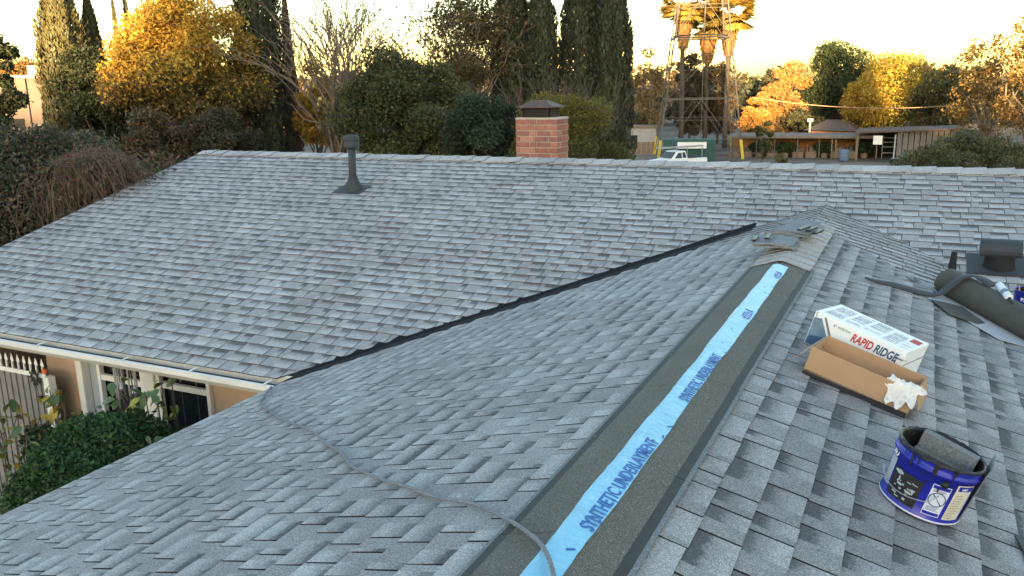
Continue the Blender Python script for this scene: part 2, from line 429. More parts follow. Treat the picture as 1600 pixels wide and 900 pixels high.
# wing, left side (clipped by the open valley) and right side (clipped by the closed valley)
MK = dict(gap=.0026, wid=[.15, .18, .21, .24, .27, .30], band=(.88, .7, 1.0), sig=.05, slope_light=1.16)  # main roof's brighter light level put into its tab colour
kl = (8.462-5.062)/(-.502+3.546)
tabs(SL, -2.6, 8.05, .03, -XE/cw+.02, [(1, kl*cw, 5.062+kl*3.546)], rnd, band=(.85, .5, 1.0), slope_light=1.03, side=-1)
SLm = Slope((0, YR, 0), (-cw, 0, -sw_), (0, -1, 0), (-sw_, 0, cw))
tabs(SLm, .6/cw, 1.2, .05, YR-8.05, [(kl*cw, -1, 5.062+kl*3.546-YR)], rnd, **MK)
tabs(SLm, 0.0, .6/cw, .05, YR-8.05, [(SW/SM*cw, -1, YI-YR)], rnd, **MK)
tabs(SR, -2.6, 8.1, .03, -XE/cw+.02, [(1, 1.02*cw, 7.735+1.02*.246)], rnd)
# main roof: left of / above the open valley, right of the closed one
km = (8.688-5.233)/(-.603+3.709)
VMAX = (YR-YE)/cm + .02
# y = YR - v*cm ; keep y > 5.233+km*(x+3.709)
kr = SW/SM
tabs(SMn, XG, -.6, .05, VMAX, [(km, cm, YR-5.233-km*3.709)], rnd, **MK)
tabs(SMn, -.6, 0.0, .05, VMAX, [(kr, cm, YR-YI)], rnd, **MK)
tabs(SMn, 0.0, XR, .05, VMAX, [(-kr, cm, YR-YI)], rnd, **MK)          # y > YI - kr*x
# courses of the main roof that run over the valley on to the wing
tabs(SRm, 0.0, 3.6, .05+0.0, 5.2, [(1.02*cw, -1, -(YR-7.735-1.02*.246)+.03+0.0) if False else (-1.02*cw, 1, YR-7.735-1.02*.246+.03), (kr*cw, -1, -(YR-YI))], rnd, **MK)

order = sorted(range(len(TABS)), key=lambda i: -TABS[i][3])
big = set(order[:300])
field = MB()
for i, (pts, faces, at, size) in enumerate(TABS):
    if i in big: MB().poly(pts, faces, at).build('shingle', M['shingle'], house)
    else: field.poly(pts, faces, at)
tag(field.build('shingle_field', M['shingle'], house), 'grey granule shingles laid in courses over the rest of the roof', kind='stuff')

# roof deck under the shingles (felted boards), one part
mb = MB()
def slab(S, pts, t=.05, h=-.003):
    top = [S.P(u, v, h) for u, v in pts]; mb.prism(top, S.N*(-t))
slab(SL, [(-2.6, 0), (9.3, 0), (YE-.02, -XE/cw), (-2.6, -XE/cw)])
slab(SR, [(-2.6, 0), (9.2, 0), (YE, (YI-YE)/kr/cw), (YE, 3.55/cw), (-2.6, 3.55/cw)])
slab(SMn, [(XG, 0), (XR, 0), (XR, VMAX-.02), (3.6, VMAX-.02), (0, (YR-YI)/cm), (-3.7, VMAX-.02), (XG, VMAX-.02)])
bk = Slope((0, YR, ZR), (1, 0, 0), (0, cm, -sm_), (0, sm_, cm))
slab(bk, [(XG, 0), (XR, 0), (XR, 5.2), (XG, 5.2)])
mb.build('roof_deck', M['deck'], house)

# caps along the main ridge: bent shingles, each lapping the next
def ridge_cap(S1, S2, u, ln, hw, lift0, lift1, tail, rn, name='ridge_cap'):
    """S1, S2 the two slopes; runs from u to u+ln; the exposed butt is at u+ln*tail"""
    P, A = [], []; sh = rn.uniform(1.0, 1.24)
    for (uu, lf) in ((u, lift0), (u+ln, lift1)):
        j = rn.uniform(-.004, .004)
        sec = [S1.P(uu, hw+j, lf), S1.P(uu, hw*.35, lf+.004), S1.P(uu, .012, lf+.006), S2.P(uu, .012, lf+.006), S2.P(uu, hw*.35, lf+.004), S2.P(uu, hw-j, lf)]
        low = [S1.P(uu, hw+j, lf-.008), S1.P(uu, hw*.35, lf-.004), S1.P(uu, .012, lf-.002), S2.P(uu, .012, lf-.002), S2.P(uu, hw*.35, lf-.004), S2.P(uu, hw-j, lf-.008)]
        P += sec+low; A += [(sh, .72 if (uu == u) != (tail > 0) else .9, .2, .1)]*12
    F = [(i, i+1, 12+i+1, 12+i) for i in range(5)] + [(6+i+1, 6+i, 18+i, 18+i+1) for i in range(5)]
    F += [tuple(range(0, 6))+tuple(range(11, 5, -1)), tuple(range(17, 11, -1))+tuple(range(18, 24))]
    F += [(0, 12, 18, 6), (5, 11, 23, 17)]
    return MB().poly(P, F, A).build(name, M['shingle'], house)
SB = Slope((0, YR, ZR), (1, 0, 0), (0, cm, -sm_), (0, sm_, cm))
rn = random.Random(5); u = XG
while u < XR:
    ln = .245+rn.uniform(-.02, .02)
    ridge_cap(SMn, SB, u, ln+.05, .165+rn.uniform(-.008, .008), .014+rn.uniform(0, .004), .024+rn.uniform(0, .013), 1, rn); u += ln
# caps already laid on the wing ridge, from the finished end of the strip up to the main roof
u = 6.10
while u < 7.95:
    ln = .16+rn.uniform(-.01, .01)
    ridge_cap(SL, SR, u, ln+.04, .205, .024, .012, 0, rn); u += ln

# granule strips either side of the wing ridge, with bare dark edges, in sheets
rn = random.Random(3)
for S, nm in ((SR, 'R'), (SL, 'L')):
    cuts = [-2.6, -1.2, .3, 1.55, 2.62, 3.55, 4.6, 5.5, 6.18] if nm == 'R' else [-2.6, -.9, .8, 2.05, 3.4, 4.5, 6.28]
    for a, b in zip(cuts[:-1], cuts[1:]):
        e = rn.uniform(-.003, .003); mbs = MB()
        def lath(v0, v1, h0, h1, mb_):
            q = [S.P(a+.002, v0, h0), S.P(b-.002, v0, h0), S.P(b-.002, v1, h1), S.P(a+.002, v1, h1)]
            q = q if nm == 'L' else q[::-1]
            mb_.prism(q[::-1], S.N*(.004))
        lath(.004, .178+e, .010, .010, mbs); sh = mbs.build('underlay_sheet', M['strip'], house)
        m2 = MB(); lath(.178+e, .212+e, .0095, .0095, m2); m2.build('sealed_edge', M['strip_edge'], sh)
        m3 = MB(); lath(.212+e, .228+e, .009, .009, m3); m3.build('granule_lip', M['strip_lip'], sh)

# pale nail heads and grit lying on the right hand sheets
mb = MB(); rn = random.Random(9)
for k in range(9):
    uu = 1.6+k*.52+rn.uniform(-.08, .08); mb.lathe([(0, .003), (.0028, .002), (.003, 0)], 6, Matrix.Translation(SR.P(uu, rn.choice([.17, .172, .12]), .0145)))
for k in range(4):
    uu = 1.8+k*1.1+rn.uniform(-.1, .1); mb.lathe([(0, .003), (.0028, .002), (.003, 0)], 6, Matrix.Translation(SL.P(uu, .195, .0145)))
tag(mb.build('nail_heads', M['tin'], house), kind='stuff')

# blue synthetic underlayment laid over the ridge, printed
mb = MB(); P = []; us = np.linspace(-2.6, 6.0, 240); rn = random.Random(21)
for i, uu in enumerate(us):
    wob = .004*math.sin(uu*3.1)+.003*math.sin(uu*11+1)+rn.uniform(-.0016, .0016); wr = .0016*math.sin(uu*23+2*math.sin(uu*5))+rn.uniform(-.0006, .0006); tap = .012*(uu/6.0)
    P += [SL.P(uu, .012+tap*2+wob, .0175), SL.P(uu, .006, .0200+wr*.5), SR.P(uu, .006, .0200+wr*.5), SR.P(uu, .036, .0172+max(-.0008, wr*.5)), SR.P(uu, .070+wob*.6, .0165+max(0, wr*1.3))]
F = [(i*5+k, i*5+k+1, (i+1)*5+k+1, (i+1)*5+k) for i in range(len(us)-1) for k in range(4)]
film = mb.poly(P, [f[::-1] for f in F]).build('underlayment_strip', M['film'], house, smooth=True)

def text(body, size, mat, parent, mw, name='lettering', shear=0.0, bold=.012, sx=1.0, align='LEFT', extr=.0004):
    cu = bpy.data.curves.new(name, 'FONT'); cu.body = body; cu.size = size; cu.shear = shear; cu.offset = bold*size; cu.extrude = extr
    cu.align_x = align; cu.align_y = 'BOTTOM_BASELINE'; cu.resolution_u = 3
    ob = bpy.data.objects.new(name, cu); COL.objects.link(ob)
    dg = bpy.context.evaluated_depsgraph_get(); me = bpy.data.meshes.new_from_object(ob.evaluated_get(dg))
    bpy.data.objects.remove(ob); bpy.data.curves.remove(cu)
    me.transform(mw @ Matrix.Diagonal((sx, 1, 1, 1)))
    me.materials.clear()
    return link(name, me, mat, parent)

def on_strip(u, v, h=.0192):
    # text frame: x along the ridge away from us, y up the slope, z out of it
    R = Matrix((Vector((0, 1, 0)), -SR.V, SR.N)).transposed().to_4x4()
    return Matrix.Translation(SR.P(u, v, h)) @ R
for u0, ln in ((2.10, .69), (3.22, .64), (.98, .66)):
    t = text('SYNTHETIC UNDERLAYMENT', .066, M['film_ink'], film, on_strip(u0, .066), bold=.018)
    wd = max(v.co.y for v in t.data.vertices)-min(v.co.y for v in t.data.vertices)
    for v in t.data.vertices: v.co.y = u0 + (v.co.y-u0)*ln/wd
# printed maker's mark blocks further up the strip
for u0, s in ((4.55, 1.0), (5.62, .9)):
    mb = MB(); Mt = on_strip(u0, .062, .0190)
    for (x0, y0, x1, y1) in ((0, 0, .13, .032), (.02, .036, .11, .046), (.15, .004, .17, .05)):
        mb.box(((x0+x1)/2*s, (y0+y1)/2*s, 0), ((x1-x0)*s, (y1-y0)*s, .0006), Mt)
    mb.build('printed_mark', M['film_ink'], film)
    mb = MB(); Mt2 = on_strip(u0, .062, .0196)
    for k in range(4): mb.box(((.02+.03*k)*s, .016*s, 0), (.008*s, (.018-.003*(k % 2))*s, .0005), Mt2)
    mb.build('printed_mark', M['film_pale'], film)
mb = MB(); rn = random.Random(4)
for k in range(16):
    uu = rn.uniform(1.9, 5.9); vv = rn.choice([.066, .02, .045]); mb.box((0, 0, 0), (rn.uniform(.006, .03), rn.uniform(.004, .010), .0006), on_strip(uu, vv, .0190) @ Matrix.Rotation(rn.uniform(0, 3), 4, 'Z'))
tag(mb.build('tar_smudges', M['film_ink'], film), kind='stuff')

# open valley on the left: dark metal folded between the two slopes
mb = MB(); P = []
for t in np.linspace(0, 1, 22):
    x = -.60 + t*(-3.655+.60); yv = YI + x*kr                     # true valley line at this x (x negative)
    wv = .012*math.sin(t*17)
    zM = SM*(yv-YI)
    P += [SMn.P(x, (YR-yv-.21)/cm, -.0005), SMn.P(x, (YR-yv-.06)/cm, .006+.002*math.sin(t*23)), Vector((x, yv, zM+.008)), SL.P(yv-.16, -x/cw, .008), SL.P(yv-.40+wv, -x/cw, -.0005)]
F = [(i*5+k, i*5+k+1, (i+1)*5+k+1, (i+1)*5+k) for i in range(21) for k in range(4)]
mb.poly(P, F).build('valley_flashing', M['membrane'], house, smooth=False)

# rake edge on the left gable, gutter, fascia
mb = MB(); a, b = SMn.P(XG, 0, 0), SMn.P(XG, VMAX, 0)
mb.bar(a+Vector((-.012, 0, -.018)), b+Vector((-.012, 0, -.018)), .02, .045); mb.build('drip_edge', M['pipe'], house)
mb = MB(); mb.bar(a+Vector((.0, 0, -.14)), b+Vector((.0, 0, -.14)), .025, .17); mb.build('barge_board', M['white'], house)
ZE = SM*(YE-YI)
# gutter: back lip, trough, front lip
def gut(x0, x1):
    yb = YE-.015; prof = [(yb, ZE-.006), (yb, ZE-.12), (yb-.125, ZE-.12), (yb-.150, ZE-.070), (yb-.150, ZE-.040), (yb-.185, ZE-.040), (yb-.185, ZE-.085), (yb-.14, ZE-.135), (yb+.012, ZE-.135), (yb+.012, ZE-.006)]
    n = len(prof); P = [(x0, y, z) for y, z in prof]+[(x1, y, z) for y, z in prof]
    return MB().poly(P, [(i, (i+1) % n, n+(i+1) % n, n+i) for i in range(n)])
g = gut(XG+.02, -3.66).build('gutter', M['gutter'], house)
MB().box(((XG-3.70)/2, YE-.082, ZE-.100), (-3.70-XG-.1, .112, .020)).build('leaf_litter', M['debris'], g)
mb = MB(); rn = random.Random(2)
for k in range(7):
    x = XG+.6+k*.85+rn.uniform(-.2, .2); mb.bar((x, YE-.02, ZE-.022), (x, YE-.195, ZE-.036), .022, .004)
mb.build('gutter_strap', M['gutter'], g)
MB().box(((XG+XE)/2, YE+.028, ZE-.11), (XE-XG, .03, .17)).build('fascia', M['white'], house)
MB().box(((XG+XE)/2, YE+.27, ZE-.20), (XE-XG-.1, .45, .02)).build('soffit', M['white'], house)
MB().box((XE+.03, (YE-2.6)/2, SW*XE-.10), (.03, YE+2.6, .16)).build('fascia', M['white'], house)

# walls
GZ = -3.55; YW = 5.70
wl = MB()
def wallbox(x0, x1, y0, y1, z0, z1): wl.box(((x0+x1)/2, (y0+y1)/2, (z0+z1)/2), (x1-x0, y1-y0, z1-z0))
wallbox(-7.53, -6.97, YW, YW+.2, GZ, ZE-.19)
wallbox(-5.14, -3.30, YW, YW+.2, GZ, ZE-.19)
wallbox(-6.97, -5.14, YW, YW+.2, GZ, -2.42)
wallbox(-6.97, -5.14, YW+.02, YW+.2, -1.33, ZE-.19)
wallbox(-3.30, -3.10, -2.4, YW+.2, GZ, SW*XE-.02)
wallbox(XG+.45, XG+.65, YE+.55, 15.0, GZ, ZE-.1)
wallbox(XR-.7, XR-.5, 5.7, 15.0, GZ, ZE-.1)
wallbox(XG+.65, XR-.7, 14.8, 15.0, GZ, ZE-.1)
wallbox(3.10, 3.30, -2.4, 5.7, GZ, SW*XE-.02); wallbox(3.30, XR-.7, 5.7, 5.9, GZ, ZE-.1); wallbox(-3.1, 3.1, -2.4, -2.2, GZ, SW*XE)
wall = wl.build('wall', M['stucco'], house)
MB().box((-8.3, 6.9, -1.33), (1.6, 2.4, .05)).build('porch_ceiling', M['porch_shade'], house)
mb = MB(); mb.box((-7.43, 6.95, -2.4), (.2, 2.1, 2.3)); mb.box((-8.3, 7.9, -2.4), (1.6, .2, 2.3)); mb.build('porch_wall', M['porch_shade'], house)

def window(x0, x1, z0, z1, transom, ncols, name='window'):
    f = MB(); t = .045
    f.box(((x0+x1)/2, YW-.012, z1-t/2), (x1-x0, .06, t)); f.box(((x0+x1)/2, YW-.02, z0+t/2), (x1-x0+.04, .09, t))
    for x in (x0+t/2, x1-t/2): f.box((x, YW-.012, (z0+z1)/2), (t, .058, z1-z0-2*t))
    f.box(((x0+x1)/2, YW-.008, transom), (x1-x0-2*t, .05, .06))
    fr = f.build(name, M['white'], house, bevel=.006)
    xs = np.linspace(x0+t, x1-t, ncols+1)
    for i in range(ncols):
        for (a, b) in ((transom+.03, z1-t), (z0+t, transom-.03)):
            MB().box(((xs[i]+xs[i+1])/2, YW+.05, (a+b)/2), (xs[i+1]-xs[i]-.010, .008, b-a)).build('pane', M['glass'], fr)
        if i:
            MB().box((xs[i], YW+.045, (transom+.03+z1-t)/2), (.016, .014, z1-t-transom-.03)).build('glazing_bar', M['wood'], fr)
            MB().box((xs[i], YW+.046, (transom-.03+z0+t)/2), (.010, .010, transom-.03-z0-t)).build('glazing_bar', M['pipe'], fr)
    return fr
window(-6.70, -6.03, -2.42, -1.34, -1.62, 3); window(-5.85, -5.14, -2.42, -1.34, -1.585, 3)
mb = MB(); mb.box((-6.925, YW-.03, -2.2), (.09, .10, 1.9)); mb.build('window_trim', M['white'], house, bevel=.008)
mb = MB(); mb.box((-5.94, YW-.02, -1.9), (.17, .09, 1.2)); mb.build('window_trim', M['white'], house, bevel=.008)
mb = MB(); mb.box((-6.79, YW+.03, -2.0), (.17, .03, 1.5)); mb.build('side_panel', M['sheet'], house)
MB().box((-6.0, YW-.06, -2.45), (1.85, .14, .05)).build('window_sill', M['white'], house, bevel=.006)

# ------------------------------------------------------------------ chimney, plumbing vent, roof vent (fixed to the roof)
CX0, CX1, CY0, CY1, CZ0, CZ1 = -4.275, -3.65, 10.80, 11.20, -.25, .785
ch = MB().box(((CX0+CX1)/2, (CY0+CY1)/2, (CZ0+CZ1-.012)/2), (CX1-CX0-.012, CY1-CY0-.012, CZ1-CZ0-.012)).build('chimney', M['mortar'], house)
rn = random.Random(8); BH = .0645; MJ = .0125
bmats = []
for k, c in enumerate([(.36, .145, .10), (.31, .115, .085), (.42, .19, .135), (.27, .115, .095)]):
    bmats.append(plain('brick_tone', c, .92, var=.25, scale=14, bump=.5, bscale=70))
nrow = int((CZ1-CZ0)/(BH+MJ))
def brick(x0, x1, y0, y1, z0, z1):
    e = .003
    c = ((x0+x1)/2+rn.uniform(-.001, .001), (y0+y1)/2, (z0+z1)/2)
    MB().box(c, (x1-x0, y1-y0, z1-z0)).build('brick', rn.choice(bmats), ch, bevel=.004)
for r in range(nrow):
    z1 = CZ1-.004-r*(BH+MJ); z0 = z1-BH
    # front face (toward the wing) and right face; other two plain
    pat = [.20, .095, .20, .095] if r % 2 == 0 else [.06, .20, .20, .13]
    x = CX0
    for i, wd in enumerate(pat):
        x1 = CX1 if i == len(pat)-1 else min(CX1, x+wd)
        brick(x, x1, CY0-.006+rn.uniform(-.002, .002), CY0+.05, z0, z1); x = x1+MJ
    y = CY0+.055
    for wd in ([.20, .13] if r % 2 else [.095, .20]):
        y1 = min(CY1, y+wd); brick(CX1-.05, CX1+.006+rn.uniform(-.002, .002), y, y1, z0, z1); y = y1+MJ
    y = CY0+.055
    for wd in ([.095, .20] if r % 2 else [.20, .13]):
        y1 = min(CY1, y+wd); brick(CX0-.006, CX0+.05, y, y1, z0, z1); y = y1+MJ
mb = MB(); mb.box(((CX0+CX1)/2, (CY0+CY1)/2, CZ1+.008), (CX1-CX0+.01, CY1-CY0+.01, .028)); mb.build('mortar_crown', M['mortar'], ch, bevel=.008)
# spark arrestor: mesh box under a low hipped lid
cx, cy = (CX0+CX1)/2-.02, (CY0+CY1)/2
cap = MB()
hx, hy = .27, .21
zz = CZ1+.165
cap.poly([(cx-hx, cy-hy, zz), (cx+hx, cy-hy, zz), (cx+hx, cy+hy, zz), (cx-hx, cy+hy, zz), (cx-.10, cy-.05, zz+.085), (cx+.10, cy-.05, zz+.085), (cx+.10, cy+.05, zz+.085), (cx-.10, cy+.05, zz+.085),
          (cx-hx, cy-hy, zz-.012), (cx+hx, cy-hy, zz-.012), (cx+hx, cy+hy, zz-.012), (cx-hx, cy+hy, zz-.012)],
         [(0, 1, 5, 4), (1, 2, 6, 5), (2, 3, 7, 6), (3, 0, 4, 7), (4, 5, 6, 7), (8, 9, 1, 0), (9, 10, 2, 1), (10, 11, 3, 2), (11, 8, 0, 3), (11, 10, 9, 8)])
cap.build('chimney_cap', M['rust'], ch)
mb = MB(); sx, sy = .20, .15
for k in range(15):
    t = -1+2*k/14
    for s in (-1, 1):
        mb.bar((cx+sx*t, cy+s*sy, CZ1+.02), (cx+sx*t, cy+s*sy, zz-.01), .007); mb.bar((cx+s*sx, cy+sy*t, CZ1+.02), (cx+s*sx, cy+sy*t, zz-.01), .007)
for k in range(6):
    z = CZ1+.03+k*.022
    for s in (-1, 1): mb.bar((cx-sx, cy+s*sy, z), (cx+sx, cy+s*sy, z), .006); mb.bar((cx+s*sx, cy-sy, z), (cx+s*sx, cy+sy, z), .006)
mb.box((cx, cy, CZ1+.08), (.30, .20, .13)); mb.build('spark_screen', M['mesh'], ch)

def on_main(px_x, y): return Vector((px_x, y, SM*(y-YI)))
pb = on_main(-5.80, 9.06)
vt = MB().tube([pb+Vector((0, 0, -.1)), pb+Vector((.0, 0, .25)), pb+Vector((.012, 0, .60))], .049, 20).build('plumbing_vent', M['pipe'], house, smooth=True)
mb = MB(); Mt = Matrix.Translation(pb+Vector((.012, 0, 0)))
mb.lathe([(.062, .545), (.098, .545), (.100, .56), (.100, .615), (.094, .625), (.100, .632), (.100, .672), (.088, .692), (.05, .705), (0, .709)], 28, Mt); mb.build('vent_cap', M['pipe'], vt, smooth=True)
mb = MB(); mb.lathe([(.12, -.03), (.115, .04), (.09, .09), (.068, .13), (.060, .17), (.056, .175)], 24, Matrix.Translation(pb)); mb.build('rubber_boot', M['pipe'], vt, smooth=True)
mb = MB(); u0, v0 = -5.80, (YR-9.06)/cm
mb.prism([SMn.P(u0-.23, v0+.17, .011), SMn.P(u0+.20, v0+.17, .011), SMn.P(u0+.20, v0-.14, .010), SMn.P(u0-.23, v0-.14, .010)], SMn.N*.004); mb.build('flashing', M['pipe'], vt)

# low roof vent at the right: hooded drum on a flashing plate
rv0 = SMn.P(1.50, (YR-8.02)/cm)
rv = empty('roof_vent', (0, 0, 0)); rv.parent = house
mb = MB(); u0, v0 = 1.50, (YR-7.97)/cm
mb.prism([SMn.P(u0-.24, v0+.10, .012), SMn.P(u0+.30, v0+.10, .012), SMn.P(u0+.30, v0-.30, .010), SMn.P(u0-.24, v0-.30, .010)], SMn.N*.005)
mb.build('flashing', M['pipe'], rv)
mb = MB(); hb = SMn.P(u0, v0-.08)
mb.lathe([(.13, -.03), (.115, .05), (.11, .13)], 18, Matrix.Translation(hb)); mb.build('vent_neck', M['deck'], rv, smooth=True)
mb = MB(); P = []
n = 14
for s in (-.15, .15):
    for k in range(n+1):
        a = math.radians(-35 + 250*k/n); P.append((hb.x+s, hb.y-.01+.115*math.cos(a)*-1, hb.z+.155+.085*math.sin(a)))
F = [(k, k+1, n+1+k+1, n+1+k) for k in range(n)] + [tuple(range(n, -1, -1)), tuple(range(n+1, 2*n+2))]
mb.poly(P, F).build('vent_hood', M['pipe'], rv)


# ------------------------------------------------------------------ loose things on the roof
def slope_thing(name, label, cat, S, u, v, rot=0.0, h=.012, group=None):
    o = thing(name, label, cat, group=group); o.matrix_world = S.mat(u, v, h, rot); return o

# open brown carton (local x = long side, y = up the roof away from us, z = out of the roof)
BXL, BXW, BXH, T = .485, .27, .140, .005
bx = slope_thing('cardboard_box', 'open empty brown cardboard box with black lower edge in front of the white box', 'box', SR, 4.075, .42, math.radians(-9.5))
BX = bx.matrix_world.copy()
mb = MB(); mb.box((BXL/2, T/2, BXH/2+.012), (BXL, T, BXH-.024)); mb.build('side_panel', M['kraft'], bx, bevel=.0015)
mb = MB(); mb.box((BXL/2, BXW-T/2, BXH/2), (BXL, T, BXH)); mb.build('side_panel', M['kraft'], bx, bevel=.0015)
for x in (T/2, BXL-T/2):
    mb = MB(); mb.box((x, BXW/2, BXH/2-.004), (T, BXW-2*T-.002, BXH-.01)); mb.build('end_panel', M['kraft'], bx, bevel=.0015)
mb = MB(); mb.box((BXL/2, BXW/2, .004), (BXL-.012, BXW-.012, .006)); mb.build('bottom_panel', M['kraft'], bx)
mb = MB(); mb.prism([(.0, -.004, .0), (.0, -.004, .016), (.16, -.005, .018), (.33, -.006, .022), (BXL, -.004, .026), (BXL, -.004, .0)], (0, .003, 0)); mb.build('printed_edge', M['kraft_dark'], bx)
mb = MB(); mb.prism([(-.002, .01, BXH-.008), (-.002, BXW-.01, BXH-.008), (-.055, BXW-.03, .055), (-.060, .03, .045)], (-.004, 0, -.003)); mb.build('end_flap', M['kraft'], bx)
mb = MB(); mb.prism([(BXL+.002, .01, BXH-.01), (BXL+.002, BXW-.01, BXH-.01), (BXL+.03, BXW-.02, .06), (BXL+.035, .02, .05)], (.004, 0, -.003)); mb.build('end_flap', M['kraft'], bx)

# crumpled paper over the right end of the front panel
def crumple(name, label, cat, Mw, L, W, seed, amp=.02, n=16):
    r = np.random.default_rng(seed); P = []
    g = r.normal(0, 1, (n+1, n+1)); g2 = r.normal(0, 1, (n+1, n+1, 2))
    for _ in range(2): g = (g+np.roll(g, 1, 0)+np.roll(g, 1, 1))/1.9
    for i in range(n+1):
        for j in range(n+1):
            s, t = i/n-.5, j/n-.5
            edge = 1-.30*abs(s*t)*4 - .10*math.sin(9*math.atan2(t, s)+seed)
            x, y = s*L*edge, t*W*edge
            d = y+.015                             # drapes over the panel edge
            yy = y if d > 0 else -.015+d*.18; zz = .0 if d > 0 else d*.96
            zz += -.03*max(0, y)/W*2
            P.append((x+g2[i, j, 0]*amp*.12, yy+g2[i, j, 1]*amp*.12, zz+g[i, j]*amp*.45))
    F = [(i*(n+1)+j, (i+1)*(n+1)+j, (i+1)*(n+1)+j+1, i*(n+1)+j+1) for i in range(n) for j in range(n)]
    o = MB().poly(P, F).build(name, M['paper']); o.matrix_world = Mw
    so = o.modifiers.new('thick', 'SOLIDIFY'); so.thickness = .0012
    return tag(o, label, cat)
crumple('crumpled_paper', 'crumpled white paper hanging over the right corner of the open brown box', 'paper', BX @ Matrix.Translation((.435, .012, BXH+.010)) @ Matrix.Rotation(-.15, 4, 'Z'), .17, .27, 5, .015)

# closed white carton with print
WL, WW, WH = .492, .315, .185
wb = slope_thing('shingle_carton', 'white printed carton of ridge material lying behind the open brown box', 'box', SR, 4.535, .368, math.radians(-19))
MB().box((WL/2, WW/2, WH/2), (WL, WW, WH)).build('carton_body', M['card'], wb, bevel=.004)
Mf = Matrix.Translation((0, -.0012, 0)) @ Matrix.Rotation(math.radians(90), 4, 'X')       # front face: x right, y up
text('RAPID', .062, M['red'], wb, Mf @ Matrix.Translation((.216, .116, 0)) @ Matrix.Rotation(0, 4, 'Z'), shear=.28, bold=.03, sx=.66)
text('RIDGE', .062, M['navy'], wb, Mf @ Matrix.Translation((.340, .116, 0)), shear=.28, bold=.03, sx=.66)
text('8" WIDTH', .021, M['ink'], wb, Mf @ Matrix.Translation((.112, .146, 0)), bold=.004, sx=1.0)
text('(Pewter)', .017, M['ink'], wb, Mf @ Matrix.Translation((.444, .138, 0)), bold=.0, shear=.2)
mb = MB(); mb.prism([(.004, .004, .0), (.004, .150, .0), (.045, .160, 0), (.105, .075, 0), (.13, .02, .0), (.13, .004, 0)], (0, 0, .0006)); o = mb.build('printed_picture', M['photo_print'], wb); o.matrix_local = Mf
mb = MB(); mb.prism([(.008, .006, .001), (.012, .05, .001), (.08, .07, .001), (.10, .006, .001)], (0, 0, .0006)); o = mb.build('printed_picture', M['navy'], wb); o.matrix_local = Mf
mb = MB(); mb.prism([(.055, .172, .001), (.068, .172, .001), (.128, .082, .001), (.116, .075, .001)], (0, 0, .0006)); o = mb.build('printed_picture', M['ink'], wb); o.matrix_local = Mf
# lines of small print on the lid
rn = random.Random(14); mb = MB()
for c, (x0, x1) in enumerate(((.03, .12), (.14, .215), (.235, .32), (.34, .415), (.43, .48))):
    y = .055+.0*c
    while y < WW-.035:
        if rn.random() < .7:
            x = x0
            while x < x1-.006:
                wd = rn.uniform(.012, .05); xe = min(x1, x+wd)
                mb.box(((x+xe)/2, y, WH+.0006), (xe-x, rn.choice([.0022, .0028, .0035]), .0006)); x = xe+rn.uniform(.003, .007)
        y += rn.choice([.011, .012, .018])
tag(mb.build('small_print', M['ink'], wb), kind='stuff')
mb = MB(); rn = random.Random(15)
for k in range(6): mb.box((.452, .200+k*.013, WH+.0012), (.052+rn.uniform(-.006, .0), .009, .0006))
tag(mb.build('red_print', M['red'], wb), kind='stuff')
mb = MB(); mb.box((WL+.0008, WW*.5, WH*.60), (.0012, WW*.92, .005)); mb.build('lid_seam', M['ink'], wb)
mb = MB(); mb.box((WL-.02, -.0010, WH*.74), (.036, .0012, .004)); mb.box((WL-.036, -.0010, WH*.55), (.004, .0012, .07)); mb.build('lid_tab_slot', M['kraft_dark'], wb)
mb = MB(); mb.box((.012, -.0009, WH*.55), (.004, .0012, WH*.9)); mb.build('side_seam', M['ink'], wb)

# blue pail
pl = slope_thing('blue_pail', 'open dark blue plastic pail with white warning label and tarred rim', 'bucket', SR, 3.205, .967, 0.0)
pl.matrix_world = pl.matrix_world @ Matrix.Scale(.925, 4)
R0, R1, PH = .147, .158, .245
mb = MB(); mb.lathe([(R0-.02, .004), (R0, .0), (R0+.006, .006), (R0+.006, .014), (R0+.001, .020), (R0+(R1-R0)*.8, PH*.80), (R1+.005, PH*.81), (R1+.005, PH*.86), (R1, PH*.87), (R1, PH-.01), (R1+.004, PH-.006), (R1+.003, PH), (R1-.003, PH), (R1-.006, PH*.8), (R0-.006, .008), (0, .008)], 56)
mb.build('pail_body', M['pail'], pl, smooth=True)
mb = MB(); mb.lathe([(R0+.0075, .0065), (R0+.0085, .010), (R0+.0075, .0135)], 56); mb.build('base_rim', M['label'], pl, smooth=True)
